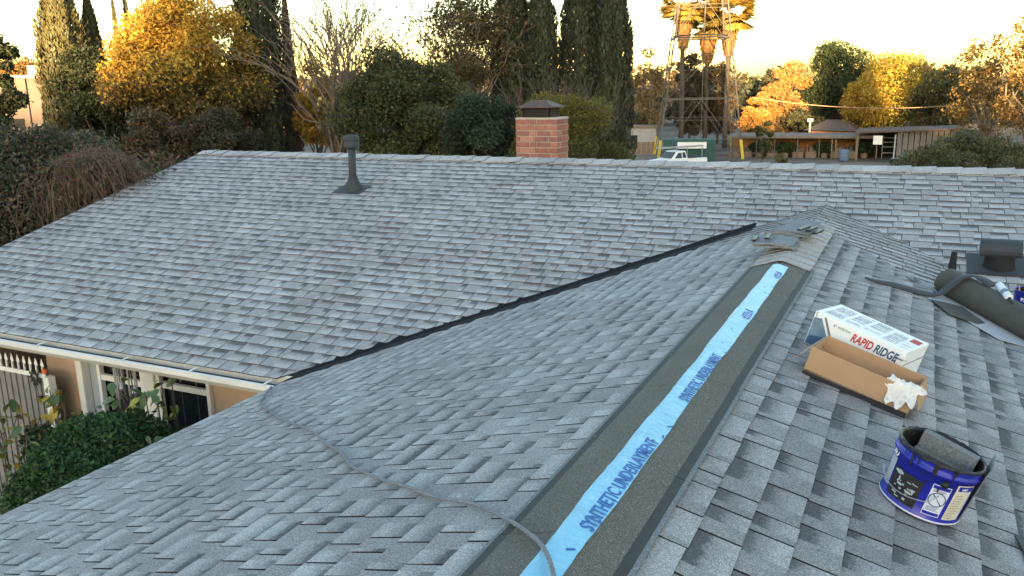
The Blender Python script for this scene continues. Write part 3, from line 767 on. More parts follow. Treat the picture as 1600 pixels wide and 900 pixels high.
# ragged tar on the rim and inside
rn = random.Random(31); P = []; nA = 90; smooth_ = [rn.random() for _ in range(nA)]
for j in range(nA):
    a = 2*math.pi*j/nA; dd = .003+.014*(smooth_[j]*.5+smooth_[(j+1) % nA]*.3+smooth_[(j-1) % nA]*.2)**2
    for (r, z) in ((R1+.0052, PH-dd), (R1+.0065, PH+.001), (R1-.002, PH+.004+.004*smooth_[j]), (R1-.0085, PH-.005), (R1-.012, PH*.35)):
        P.append((r*math.cos(a), r*math.sin(a), z))
MB().poly(P, [(j*5+k, ((j+1) % nA)*5+k, ((j+1) % nA)*5+k+1, j*5+k+1) for j in range(nA) for k in range(4)]).build('tar_coating', M['tar'], pl, smooth=True)
def on_pail(a0, a1, z0, z1, mat, name, off=.0012, lean=0.0, parent=pl, n=14):
    """curved patch on the wall of the pail between angles a0..a1 (degrees)"""
    P = []
    for k in range(n+1):
        for j in range(5):
            t = k/n; zz = z0+(z1-z0)*j/4; a = math.radians(a0+(a1-a0)*t + lean*(j/4))
            r = R0+(R1-R0)*min(1, zz/PH)+off+.0007; P.append((r*math.cos(a), r*math.sin(a), zz))
    F = [(k*5+j, (k+1)*5+j, (k+1)*5+j+1, k*5+j+1) for k in range(n) for j in range(4)]
    return MB().poly(P, F).build(name, mat, parent)
# camera looks at the pail from angle about -115 degrees in its own frame
lb = on_pail(-91, -66, .030, .165, M['label'], 'warning_label', .001)
on_pail(-90, -67, .148, .162, M['pail'], 'label_band', .0016, parent=lb); on_pail(-90, -67, .033, .046, M['pail'], 'label_band', .0016, parent=lb)
# prohibition ring with slash
P = []; n = 36
for k in range(n):
    t = 2*math.pi*k/n
    for rr in (.027, .031):
        zz = .103+rr*math.sin(t); a = math.radians(-78.5)+rr*math.cos(t)/R0; r = R0+(R1-R0)*zz/PH+.0032; P.append((r*math.cos(a), r*math.sin(a), zz))
for q in ((-.021, .019), (-.018, .022), (.021, -.019), (.018, -.022)):
    zz = .103+q[1]; a = math.radians(-78.5)+q[0]/R0; r = R0+(R1-R0)*zz/PH+.0044; P.append((r*math.cos(a), r*math.sin(a), zz))
MB().poly(P, [(2*k, 2*((k+1) % n), 2*((k+1) % n)+1, 2*k+1) for k in range(n)]+[(2*n, 2*n+2, 2*n+3, 2*n+1)]).build('prohibition_mark', M['navy'], lb)
mb = MB()
for k in range(7):
    zz = .053+k*.005 if k < 4 else .134+(k-4)*.0042
    a0, a1 = math.radians(-88), math.radians(-70-(k*37 % 5)); r = R0+(R1-R0)*zz/PH+.0030; q = [a0+(a1-a0)*i/6 for i in range(7)]
    b = len(mb.v); mb.v += [(r*math.cos(a), r*math.sin(a), zz+d) for a in q for d in (0, .0018)]; mb.f += [(b+2*i, b+2*i+2, b+2*i+3, b+2*i+1) for i in range(6)]
tag(mb.build('small_print', M['navy'], lb), kind='stuff')
lt = on_pail(-60, -30, .026, .185, M['label_tan'], 'instruction_label', .001)
on_pail(-57, -31, .160, .181, M['pail'], 'label_band', .0016, parent=lt)
mb = MB(); rn = random.Random(6)
for k in range(10):
    zz = .035+k*.0115; a0 = math.radians(-57); a1 = math.radians(-38-rn.uniform(0, 9)); r = R0+(R1-R0)*zz/PH+.0030; q = [a0+(a1-a0)*i/6 for i in range(7)]
    b = len(mb.v); mb.v += [(r*math.cos(a), r*math.sin(a), zz+d) for a in q for d in (0, .0022)]; mb.f += [(b+2*i, b+2*i+2, b+2*i+3, b+2*i+1) for i in range(6)]
tag(mb.build('small_print', M['wood'], lt), kind='stuff')
lk = on_pail(-150, -102, .028, .150, M['kraft_dark'], 'product_panel', .001)
mb = MB(); rn = random.Random(17)
for k in range(26):
    zz = rn.uniform(.036, .14); a0 = math.radians(rn.uniform(-148, -112)); r = R0+(R1-R0)*zz/PH+.0030; wdt = math.radians(rn.uniform(2, 9))
    b = len(mb.v); hh = rn.uniform(.003, .010); q = [a0+wdt*i/3 for i in range(4)]
    mb.v += [(r*math.cos(a), r*math.sin(a), zz+d) for a in q for d in (0, hh)]; mb.f += [(b+2*i, b+2*i+2, b+2*i+3, b+2*i+1) for i in range(3)]
tag(mb.build('panel_print', M['sheet'], lk), kind='stuff')
on_pail(-172, -153, .05, .17, M['sheet'], 'worn_label', .001)
def pail_text(body, size, a_start, z, mat, parent):
    t = text(body, size, mat, parent, Matrix.Identity(4), bold=.02)
    for v in t.data.vertices:
        a = math.radians(a_start)+v.co.x/R1; zz = z+v.co.y; r = R0+(R1-R0)*zz/PH+.0035+v.co.z; v.co = (r*math.cos(a), r*math.sin(a), zz)
pail_text('XU', .036, -171, .176, M['card'], pl)
pail_text('WET', .013, -52, .164, M['card'], lt)
rn = random.Random(77)
for (a0, aw, z1, z0) in ((-128, 7, .245, .175), (-119, 4, .245, .205), (-96, 9, .245, .190), (-108, 3, .20, .17), (-72, 5, .245, .20), (-140, 4, .245, .21), (-100, 3, .168, .150), (-84, 4, .155, .135)):
    P = []; n_ = 8
    for i in range(n_+1):
        t = i/n_; zz = z1+(z0-z1)*t; ww = math.radians(aw)*(1-t*.7)*rn.uniform(.5, 1.1)/2; aa = math.radians(a0)+rn.uniform(-.012, .012); r = R0+(R1-R0)*min(1, zz/PH)+.0052+(.004 if zz > .19 else 0)
        P += [(r*math.cos(aa-ww), r*math.sin(aa-ww), zz), (r*math.cos(aa+ww), r*math.sin(aa+ww), zz)]
    MB().poly(P, [(2*i, 2*i+1, 2*i+3, 2*i+2) for i in range(n_)]).build('tar_drip', M['tar'], pl)
# wire handle hanging down the side and its ears
mb = MB(); pts = []
for k in range(13):
    a = math.radians(-178+k*(178-80)/12.0); sag = .085+.035*abs(k/12-.25); zz = .098+.03*math.sin(k/12*math.pi*1.0)*-1+ (.05 if k == 12 else 0)*.6
    r = R1+.010; pts.append((r*math.cos(a), r*math.sin(a), zz))
mb.tube(pts, .0022, 6); mb.build('wire_handle', M['wire'], pl, smooth=True)
mb = MB(); a = math.radians(-78); mb.lathe([(0, .012), (.012, .010), (.016, .0)], 16, Matrix.Translation(((R1)*math.cos(a), R1*math.sin(a), .175)) @ Matrix.Rotation(a, 4, 'Z') @ Matrix.Rotation(math.radians(90), 4, 'Y')); mb.build('handle_ear', M['tar'], pl, smooth=True)
# roll of roofing offcut and trays standing in the pail
PM = pl.matrix_world.copy()
def placed(mb, name, mat, label, cat, Mw, group=None, smooth=False, bevel=0.0):
    o = mb.build(name, mat, None, smooth, bevel); o.matrix_world = Mw; return tag(o, label, cat, group)
mb = MB(); mb.prism([(-.085, .07, .06), (.120, .010, .06), (.128, .016, .252), (-.075, .086, .258)], (.012, .045, 0))
placed(mb, 'shingle_offcut', M['strip_lip'], 'dark granule offcut leaning upright inside the blue pail', 'shingle', PM, bevel=.002)
mb = MB(); mb.prism([(-.10, -.01, .05), (.115, -.065, .05), (.115, -.055, .205), (-.095, .005, .21)], (.008, .03, 0))
placed(mb, 'shingle_offcut', M['strip'], 'grey granule strip sunk low in the blue pail', 'shingle', PM, bevel=.002)
mb = MB(); mb.prism([(.142, -.055, .02), (.150, .03, .02), (.176, .050, .285), (.172, -.035, .258), (.158, -.070, .235)], (.004, -.001, 0))
placed(mb, 'shingle_offcut', M['strip_lip'], 'pale grey shingle scrap sticking out at the right of the blue pail', 'shingle', PM)

# pile of loose ridge-cap pieces on the wing ridge
rn = random.Random(12)
def cap_piece(x, y, h, rz, lx, ly, bend, label, mat, tilt=(0, 0)):
    mb = MB(); n = 6; top = []
    for i in range(n+1):
        s = -lx/2+lx*i/n
        z = -bend*abs(s)*1.0
        cut = .02 if i in (0, n) else 0.0
        top += [(s, -ly/2+cut, z), (s, ly/2-cut, z)]
    P = [(a, b, c+.010) for a, b, c in top] + top; k = 2*(n+1)
    F = [(2*i, 2*i+2, 2*i+3, 2*i+1) for i in range(n)] + [(k+2*i+1, k+2*i+3, k+2*i+2, k+2*i) for i in range(n)]
    F += [(2*i, k+2*i, k+2*i+2, 2*i+2) for i in range(n)] + [(2*i+3, k+2*i+3, k+2*i+1, 2*i+1) for i in range(n)] + [(1, k+1, k, 0), (2*n, k+2*n, k+2*n+1, 2*n+1)]
    mb.poly(P, F); Mw = Matrix.Translation((x, y, h)) @ Matrix.Rotation(rz, 4, 'Z') @ Matrix.Rotation(tilt[0], 4, 'X') @ Matrix.Rotation(tilt[1], 4, 'Y')
    return placed(mb, 'cap_shingle', mat, label, 'shingle', Mw, 'loose cap shingles piled on the wing ridge')
ORD = ['lowest', 'second from the bottom', 'third from the bottom', 'fourth from the bottom', 'fifth from the bottom', 'topmost']
def stack(n, x, y, h0, rz, lx, ly, bend, where, dx=0.0, dy=0.0):
    for k in range(n):
        pos = ORD[k] if k < n-1 else 'topmost'
        cap_piece(x+dx*k+rn.uniform(-.02, .02), y+dy*k+rn.uniform(-.025, .025), h0+k*.011, rz+rn.uniform(-.13, .13), lx*rn.uniform(.9, 1.05), ly, bend, 'loose pale cap shingle, %s in the %s stack' % (pos, where), M['cap_granules'], (rn.uniform(-.05, .03), rn.uniform(-.03, .05)))
stack(4, -.10, 6.62, .035, .04, .31, .33, .10, 'nearest low')
stack(5, -.06, 7.10, .045, -.25, .32, .36, .06, 'tall middle', .006)
stack(2, -.08, 7.62, .04, -.10, .31, .30, .05, 'farthest', .03, .02)
for (x, y, h, rz, lab) in ((-.27, 6.63, .075, .05, 'black strip at the left end of the nearest cap stack'), (-.17, 6.60, .100, .06, 'short black strip on top of the nearest cap stack'), (.10, 6.99, .110, -.2, 'black strip on the right side of the tall middle cap stack'), (.15, 7.03, .085, -.2, 'black strip hanging off the right edge of the tall middle cap stack'), (.05, 6.92, .125, -.25, 'black strip on top of the tall middle cap stack')):
    mb = MB(); mb.box((0, 0, 0), (.032, .20, .014)); o = mb.build('sealant_strip', M['tar'], None, bevel=.002); o.matrix_world = Matrix.Translation((x, y, h)) @ Matrix.Rotation(rz, 4, 'Z')
    tag(o, lab, 'strip', 'black strips in the cap pile')

# grey rope thrown over the left slope
rp = [(-3.60, 4.80, -1.05), (-3.52, 4.74, -.965), (-3.33, 4.43, 0), (-3.20, 4.27, 0), (-2.949, 4.074, 0), (-2.60, 3.80, 0), (-2.23, 3.545, 0), (-1.97, 3.36, 0), (-1.735, 3.152, 0), (-1.52, 2.99, 0), (-1.30, 2.78, 0), (-.989, 2.574, 0), (-.80, 2.47, 0), (-.62, 2.36, 0), (-.418, 2.272, 0), (-.27, 2.17, 0), (-.116, 2.029, 0), (-.002, 1.908, 0), (.07, 1.81, 0), (.16, 1.62, 0), (.30, 1.35, 0), (.45, .9, 0)]
pts = []
for i, (x, y, z) in enumerate(rp):
    if i > 1:
        z = -SW*abs(x) + .022 + (.012 if abs(x) < .23 else 0)
    pts.append(Vector((x, y, z)))
def spline(pts, m=8):
    out = []
    for i in range(len(pts)-1):
        p0, p1, p2, p3 = pts[max(i-1, 0)], pts[i], pts[i+1], pts[min(i+2, len(pts)-1)]
        for k in range(m):
            t = k/m; out.append(.5*((2*p1)+(p2-p0)*t+(2*p0-5*p1+4*p2-p3)*t*t+(3*p1-p0-3*p2+p3)*t**3))
    return out+[pts[-1]]
sp = spline(pts, 14); mb = MB()
for s in range(3):       # three twisted strands
    q = []
    for i, p in enumerate(sp):
        t = (sp[min(i+1, len(sp)-1)]-sp[max(i-1, 0)]).normalized(); x = t.cross(Vector((0, 0, 1))).normalized(); y = x.cross(t)
        a = i*1.05+s*2.094; q.append(p+(x*math.cos(a)+y*math.sin(a))*.0035)
    mb.tube(q, .0043, 6)
tag(mb.build('rope', M['rope'], smooth=True), 'grey rope trailing over the left slope and across the blue strip', 'rope')

# roofing felt roll lying down the right valley
def on_R(x, y, h=0.0): return Vector((x, y, -SW*x))+SR.N*h
ra, rb = Vector((1.08, 6.86, -.307+.105)), Vector((2.25, 5.55, -.640+.105))
ax = (rb-ra).normalized(); rr = .102
Mr = Matrix.Translation(ra) @ ax.to_track_quat('Z', 'Y').to_matrix().to_4x4(); Ln = (rb-ra).length
rl = thing('felt_roll', 'thick dark roll of roofing felt lying down the right valley', 'roll')
rl.matrix_world = Mr
mb = MB(); mb.lathe([(.055, .004), (rr-.004, .0), (rr, .012), (rr+.002, Ln*.3), (rr-.001, Ln*.62), (rr, Ln-.01), (rr-.004, Ln), (.055, Ln-.003), (.05, Ln-.1)], 36)
mb.build('wound_felt', M['felt'], rl, smooth=True)
P = []
for i in range(70):
    a = i*.42; r = .055+(.098-.055)*i/70
    P.append((r*math.cos(a), r*math.sin(a), -.0015))
mb = MB(); mb.tube(P, .0018, 4); mb.build('spiral_edge', M['deck'], rl)
mb = MB(); mb.prism([(rr*math.cos(a), rr*math.sin(a), 0) for a in np.linspace(2.2, 3.4, 6)] + [((rr+.006)*math.cos(a), (rr+.006)*math.sin(a), 0) for a in np.linspace(3.4, 2.2, 6)], (0, 0, Ln)); mb.build('loose_end', M['felt'], rl)

# pale flashing sheet under the roll with a dark offcut on it
mb = MB(); q = [(.955, 6.50), (1.10, 6.90), (1.25, 6.98), (1.75, 6.35), (2.0, 5.9), (1.80, 5.98), (1.52, 6.06), (1.375, 6.02), (1.18, 6.25)]
mb.prism([on_R(x, y, .014) for x, y in q], SR.N*.003); tag(mb.build('flashing_sheet', M['sheet']), 'pale grey flat sheet lying under the felt roll', 'sheet')
mb = MB(); mb.prism([on_R(x, y, .0185+(.008 if i == 1 else 0)) for i, (x, y) in enumerate([(.975, 6.47), (1.17, 6.53), (1.31, 6.32), (1.26, 6.22), (1.09, 6.215)])], SR.N*.004); tag(mb.build('felt_offcut', M['felt']), 'dark five-sided felt offcut lying on the pale sheet', 'offcut')
mb = MB(); mb.prism([on_R(x, y, .02) for x, y in ((.80, 6.93), (.84, 6.96), (.87, 6.88), (.85, 6.87))], SR.N*.004); tag(mb.build('shingle_scrap', M['tar']), 'tiny black scrap lying by the right valley cut', 'scrap')

# flat dark strap running from the slope up over the roll
pts = spline([on_R(*q) for q in ((.54, 6.43, .022), (.64, 6.48, .016), (.743, 6.538, .016), (.914, 6.569, .02), (1.01, 6.59, .04), (1.06, 6.62, .11), (1.105, 6.66, .185), (1.165, 6.70, .222), (1.235, 6.68, .226), (1.30, 6.60, .215))], 8)
mb = MB(); P = []; wS = .075
for i, p in enumerate(pts):
    t = (pts[min(i+1, len(pts)-1)]-pts[max(i-1, 0)]).normalized(); side = SR.N.cross(t).normalized(); ww = wS*(.35+.65*min(1, i/22)); tw = .3*math.sin(i*.11)
    side = (side*math.cos(tw)+SR.N*math.sin(tw)); P += [p-side*ww/2, p+side*ww/2]
F = [(2*i, 2*i+1, 2*i+3, 2*i+2) for i in range(len(pts)-1)]
o = mb.poly(P, F).build('felt_strap', M['pipe'], smooth=True); so_ = o.modifiers.new('thick', 'SOLIDIFY'); so_.thickness = .008
tag(o, 'long dark flexible strap curling up over the felt roll', 'strap')

# sealant tube lying on the roll
tb = thing('caulk_tube', 'white sealant cartridge lying on the felt roll', 'tube')
ta = on_R(1.335, 6.62, .235); tdir = Vector((.10, -.36, -.085)).normalized()
tb.matrix_world = Matrix.Translation(ta) @ tdir.to_track_quat('Z', 'Y').to_matrix().to_4x4()
mb = MB(); mb.lathe([(0, 0), (.026, .0), (.027, .004), (.027, .19), (.025, .195), (.012, .20)], 20); mb.build('cartridge', M['tubeplastic'], tb, smooth=True)
mb = MB(); mb.lathe([(.0275, .10), (.0278, .11), (.0278, .135), (.0275, .145)], 20); mb.build('blue_band', M['photo_print'], tb, smooth=True)
mb = MB(); mb.lathe([(.013, .198), (.010, .215), (.006, .27), (.003, .275)], 12); mb.build('nozzle', M['pipe'], tb, smooth=True)

# second small pail at the right edge
p2 = thing('sealant_pail', 'small blue and teal pail half cut off at the right edge', 'bucket')
p2.matrix_world = Matrix.Translation(Vector((1.645, 7.15, -.482))) @ Matrix.Rotation(.02, 4, 'X')
r2, h2 = .098, .20
mb = MB(); mb.lathe([(0, .004), (r2-.004, 0), (r2, .006), (r2, h2-.004), (r2+.003, h2), (r2-.003, h2), (r2-.005, .01), (0, .01)], 36); mb.build('pail_body', M['pail'], p2, smooth=True)
mb = MB(); mb.lathe([(r2+.001, .012), (r2+.001, h2*.52)], 36); mb.build('teal_label', M['teal'], p2, smooth=True)
mb = MB(); mb.lathe([(r2-.006, .10), (r2-.006, h2-.006)], 36); mb.lathe([(0, .11), (r2-.006, .11)], 36); mb.build('tar_lining', M['tar'], p2, smooth=True)
t = text('PAINT', .040, M['card'], p2, Matrix.Identity(4), bold=.03)
for v in t.data.vertices:
    a = math.radians(-128)+v.co.x/r2; v.co = ((r2+.002+v.co.z)*math.cos(a), (r2+.002+v.co.z)*math.sin(a), .125+v.co.y)
mb = MB()
for k in range(6): 
    a0 = math.radians(-140+k*3); mb.v += [((r2+.002)*math.cos(a0+i*.12), (r2+.002)*math.sin(a0+i*.12), .03+k*.011+d) for i in range(6) for d in (0, .004)]; b = k*12; mb.f += [(b+2*i, b+2*i+2, b+2*i+3, b+2*i+1) for i in range(5)]
tag(mb.build('label_print', M['label'], p2), kind='stuff')
mb = MB(); mb.bar((-.06, -.03, .10), (-.075, -.02, .235), .022, .008); placed(mb, 'stirring_stick', M['kraft'], 'wooden stirring stick standing in the small blue and teal pail', 'stick', p2.matrix_world.copy())

# upright dark offcut beside the roof vent
mb = MB(); q = SMn.P(1.145, (YR-7.87)/cm)
mb.prism([q+Vector((-.035, 0, -.01)), q+Vector((.035, .0, -.01)), q+Vector((.030, .02, .175)), q+Vector((-.012, .02, .185))], (0, .03, 0)); tag(mb.build('felt_offcut', M['deck']), 'black felt offcut standing upright behind the end of the roll', 'offcut')

# dark sheet metal scrap at the lower right corner
mb = MB(); mb.prism([on_R(x, y, .02) for x, y in ((1.245, 3.235), (1.40, 3.30), (1.52, 2.80), (1.345, 2.78))], SR.N*.006); tag(mb.build('metal_scrap', M['pipe']), 'dark flat scrap of metal at the bottom right corner', 'scrap')

# ------------------------------------------------------------------ front yard under the eave: gate, hedge, plants
def yplane(px, py, y):
    r = FW + RT*(px-800)/FPX + UP*(450-py)/FPX
    return CAM + r*((y-CAM[1])/r[1])
GY = 5.42
M['gate'] = plain('shade_toned_white_metal', (.22, .195, .18), .75, var=.3, scale=6)  # eave shade put into the colour of the white pickets
gt = thing('picket_gate', 'white metal gate of upright pickets with spear tips under the eave', 'gate')
xr = yplane(76, 600, GY)[0]; ztop = yplane(40, 574, GY)[2]; xl = xr-1.65
npk = 17
for k in range(npk):
    x = xr-.06-k*(xr-.12-xl)/(npk-1)
    MB().box((x, GY, (ztop+GZ)/2), (.072, .022, ztop-GZ-.06)).build('picket', M['gate'], gt)
    mb = MB(); z = ztop+.02
    mb.bar((x, GY, ztop-.03), (x, GY, z+.02), .016); mb.poly([(x-.030, GY, z+.035), (x, GY-.010, z+.035), (x+.030, GY, z+.035), (x, GY+.010, z+.035), (x, GY, z+.115), (x, GY, z+.01)], [(0, 1, 4), (1, 2, 4), (2, 3, 4), (3, 0, 4), (1, 0, 5), (2, 1, 5), (3, 2, 5), (0, 3, 5)])
    mb.build('spear_tip', M['white'], gt)
for z in (ztop-.05, GZ+.3): MB().box(((xl+xr)/2, GY-.018, z), (xr-xl, .016, .045)).build('rail', M['white'], gt)
MB().box((xr+.02, GY, (ztop-.05+GZ)/2), (.085, .085, ztop-.05-GZ)).build('gate_post', M['white'], gt, bevel=.006)
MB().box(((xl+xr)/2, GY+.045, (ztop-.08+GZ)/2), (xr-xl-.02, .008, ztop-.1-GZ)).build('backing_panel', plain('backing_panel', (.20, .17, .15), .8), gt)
mb = MB(); q = Vector(yplane(70, 580, GY-.06)); mb.box(q, (.065, .04, .05)); tag(mb.build('cloth_rag', M['orange'], bevel=.012), 'small orange rag tucked on the end of the white gate', 'rag')
sn = thing('sun_ornament', 'dark metal sun ornament hanging on the white gate', 'ornament', Vector(yplane(54, 590, GY-.05)))
mb = MB(); mb.tube([(.05*math.cos(a), 0, .05*math.sin(a)) for a in np.linspace(0, 2*math.pi, 21)], .012, 6); mb.build('ring', M['mesh'], sn, smooth=True)
for k in range(10):
    a = 2*math.pi*k/10; MB().bar((.055*math.cos(a), 0, .055*math.sin(a)), (.085*math.cos(a), 0, .085*math.sin(a)), .014).build('ray', M['mesh'], sn)
MB().bar((0, 0, -.06), (.03, 0, -.20), .004).build('chain', M['mesh'], sn)
mb = MB(); mb.lathe([(0, -.03), (.035, -.012), (.045, .008), (.02, .03), (0, .035)], 10, Matrix.Translation((.04, 0, -.23))); mb.build('pendant', M['mesh'], sn, smooth=True)
# wind chimes hanging from the gutter
for (px, py, lab, nt_) in ((183, 566, 'wind chime with long pale tubes hanging before the left window', 5), (205, 572, 'shorter wind chime with a bell hanging right of the longer one', 3)):
    p = Vector(yplane(px, py, 5.25)); wc = thing('wind_chime', lab, 'wind chime', p)
    mb = MB(); mb.lathe([(0, .015), (.05, .01), (.052, 0), (0, 0)], 14); mb.build('top_disc', M['wood'], wc, smooth=True)
    MB().bar((0, 0, .01), (0, 0, .22), .003).build('cord', M['mesh'], wc)
    for k in range(nt_):
        a = 2*math.pi*k/nt_; ln = .26+.05*k; mb = MB(); mb.tube([(.04*math.cos(a), .04*math.sin(a), -.02), (.04*math.cos(a), .04*math.sin(a), -.02-ln)], .009, 8); mb.build('chime_tube', M['tin'], wc, smooth=True)
    mb = MB(); mb.lathe([(.0, -.20), (.02, -.21), (.03, -.25), (.034, -.26)], 12); mb.build('clapper', M['label'], wc, smooth=True)

# ---- foliage generators
def leaf_quads(C, size, rng, aspect=.5, upbias=0.0, sz_var=.65):
    n = len(C); a = rng.normal(size=(n, 3)); a[:, 2] += upbias*3
    a /= np.linalg.norm(a, axis=1)[:, None]
    b = rng.normal(size=(n, 3)); b -= (b*a).sum(1)[:, None]*a; b /= np.linalg.norm(b, axis=1)[:, None]
    s = (size*(1+rng.uniform(-sz_var, sz_var, n)))[:, None]
    return np.stack([C-a*s*.5, C+b*s*aspect*.5, C+a*s*.5, C-b*s*aspect*.5], axis=1)

def pal(rng, n, cols, jit=.18):
    cols = np.array(cols, float); k = rng.integers(0, len(cols), n); c = cols[k]
    return np.clip(c*(1+rng.normal(0, jit, (n, 1)))*(1+rng.normal(0, .06, (n, 3))), .004, .8)

def crown_pts(rng, center, rad, n_clump, rc, n_leaf, fill=.55, flat=.75):
    """leaf centres in clumps spread through an ellipsoid's volume, and the clump centres"""
    d = rng.normal(size=(n_clump, 3)); d /= np.linalg.norm(d, axis=1)[:, None]
    r = rng.uniform(fill**3, 1, n_clump)**(1/3.)
    K = d*r[:, None]*np.array(rad) + np.array(center)
    R = rc*rng.uniform(.6, 1.35, n_clump)
    idx = rng.choice(n_clump, n_leaf, p=(R**2)/(R**2).sum())
    e = rng.normal(size=(n_leaf, 3)); e /= np.linalg.norm(e, axis=1)[:, None]
    q = rng.uniform(.25, 1.0, n_leaf)**.6 * R[idx]*(1+rng.normal(0, .12, n_leaf))
    C = K[idx] + e*q[:, None]*np.array([1, 1, flat])
    return C, K, idx

def limb(mb, a, b, r0, r1, rng, wob=.08, n=5, sides=5):
    a, b = np.array(a, float), np.array(b, float); L = np.linalg.norm(b-a); pts = []
    for i in range(n+1):
        t = i/n; p = a+(b-a)*t + (rng.normal(size=3)*wob*L*math.sin(math.pi*t)*.6 if 0 < i < n else 0); p[2] += L*.06*math.sin(math.pi*t); pts.append(p)
    mb.tube(pts, [r0+(r1-r0)*i/n for i in range(n+1)], sides)

def tree(name, label, px, d, ytop, ybot, hw, cols, leaf, nleaf, seed, cols_low=None, split=.45, nclump=40, rc=.30, fill=.45, mat='leaf', group=None, dy=0.0, shape=1.0, aspect=.55, trunk=True, cat='tree', bark='bark', depth=1.0, xoff=0.0):
    near = 12 < d < 32; leaf *= .50 if near else .62; nleaf = int(nleaf*(3.0 if near else 2.1))
    rng = np.random.default_rng(seed); p = spot(px, 130, d); zt = spot(px, ytop, d)[2]; gz = ground_z(p[0], p[1])
    zb = max(gz+.05, spot(px, ybot, d)[2]); k = d/FPX*1.02; rx = hw*k
    base = Vector((p[0], p[1], gz)); t = thing(name, label, cat, base, bearing(px), group)
    cz = (zt+zb)/2-gz; rz = (zt-zb)/2; ctr = (0, dy, cz)
    rcl = rc*min(rx, rz*1.2)
    C, K, idx = crown_pts(rng, ctr, (max(.1, rx-rcl*.6), max(.1, rx*depth-rcl*.6), max(.1, rz-rcl*.6)), nclump, rcl, nleaf, fill)
    C[:, 0] *= 1+ (1-shape)*((C[:, 2]-cz)/rz)
    C[:, 2] = np.maximum(C[:, 2], .03)
    col = pal(rng, nleaf, cols)
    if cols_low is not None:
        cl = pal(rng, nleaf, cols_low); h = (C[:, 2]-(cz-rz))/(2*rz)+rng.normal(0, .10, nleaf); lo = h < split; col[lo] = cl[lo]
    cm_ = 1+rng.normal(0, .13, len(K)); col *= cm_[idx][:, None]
    quads('crown', leaf_quads(C, leaf, rng, aspect), M[mat], t, np.clip(col, .004, .8))
    if trunk:
        mb = MB(); r0 = max(.05, rx*.075); fork = max(.3, (zb-gz)*.9+rz*.25)
        limb(mb, (0, 0, -.1), (0, dy*.5, fork), r0, r0*.75, rng, .03, 5, 8)
        for j in rng.choice(len(K), min(12, len(K)), replace=False): limb(mb, (0, dy*.5, fork*rng.uniform(.75, 1)), K[j], r0*.5, r0*.10, rng)
        mb.build('trunk', M[bark], t, smooth=True)
    return t

def cypress(label, px, d, ytop, hw, seed, cols, nleaf=7000, top=.12, ybot=None, group='tall columnar cypresses behind the house', leaf=.30):
    """columnar conifer: upright sprays in fluted ridges"""
    leaf *= .52; nleaf = int(nleaf*2.6)
    rng = np.random.default_rng(seed); p = spot(px, 130, d); zt = spot(px, ytop, d)[2]; gz = ground_z(p[0], p[1]); H = zt-gz; R = hw*d/FPX
    t = thing('cypress_tree', label, 'tree', (p[0], p[1], gz), bearing(px), group)
    h = rng.uniform(.02, 1, nleaf)**.9; an = rng.uniform(0, 2*math.pi, nleaf)
    prof = np.minimum(1, (h+.03)/.10)**.5*np.where(h < 1-top*2.2, 1, np.clip((1-h)/(top*2.2), 0, 1)**.75)*(1-.12*h)
    ph = rng.uniform(0, 6.28, 4)
    flute = 1+.10*np.sin(5*an+ph[0]+h*4)+.07*np.sin(9*an+ph[1]-h*7)+.06*np.sin(h*37+3*an+ph[2])+.05*np.sin(h*71+5*an+ph[3])
    r = R*prof*flute*rng.uniform(.55, 1.05, nleaf)**.5
    C = np.stack([r*np.cos(an), r*np.sin(an), h*H], 1)
    a = np.stack([np.cos(an)*.35, np.sin(an)*.35, np.ones(nleaf)], 1)+rng.normal(0, .28, (nleaf, 3)); a /= np.linalg.norm(a, axis=1)[:, None]
    b = np.stack([-np.sin(an), np.cos(an), np.zeros(nleaf)], 1)+rng.normal(0, .45, (nleaf, 3)); b -= (b*a).sum(1)[:, None]*a; b /= np.linalg.norm(b, axis=1)[:, None]
    s = (leaf*rng.uniform(.6, 1.3, nleaf))[:, None]
    V = np.stack([C-a*s*.5, C+b*s*.19, C+a*s*.5, C-b*s*.19], 1)
    c = pal(rng, nleaf, cols, .16)*(1+.16*np.sin(6*an+h*9+ph[0])[:, None])
    quads('crown', V, M['needle'], t, np.clip(c, .004, .8))
    mb = MB(); limb(mb, (0, 0, -.1), (0, 0, H*.9), R*.35, .02, rng, .01, 6, 7); mb.build('trunk', M['bark'], t)
    return t

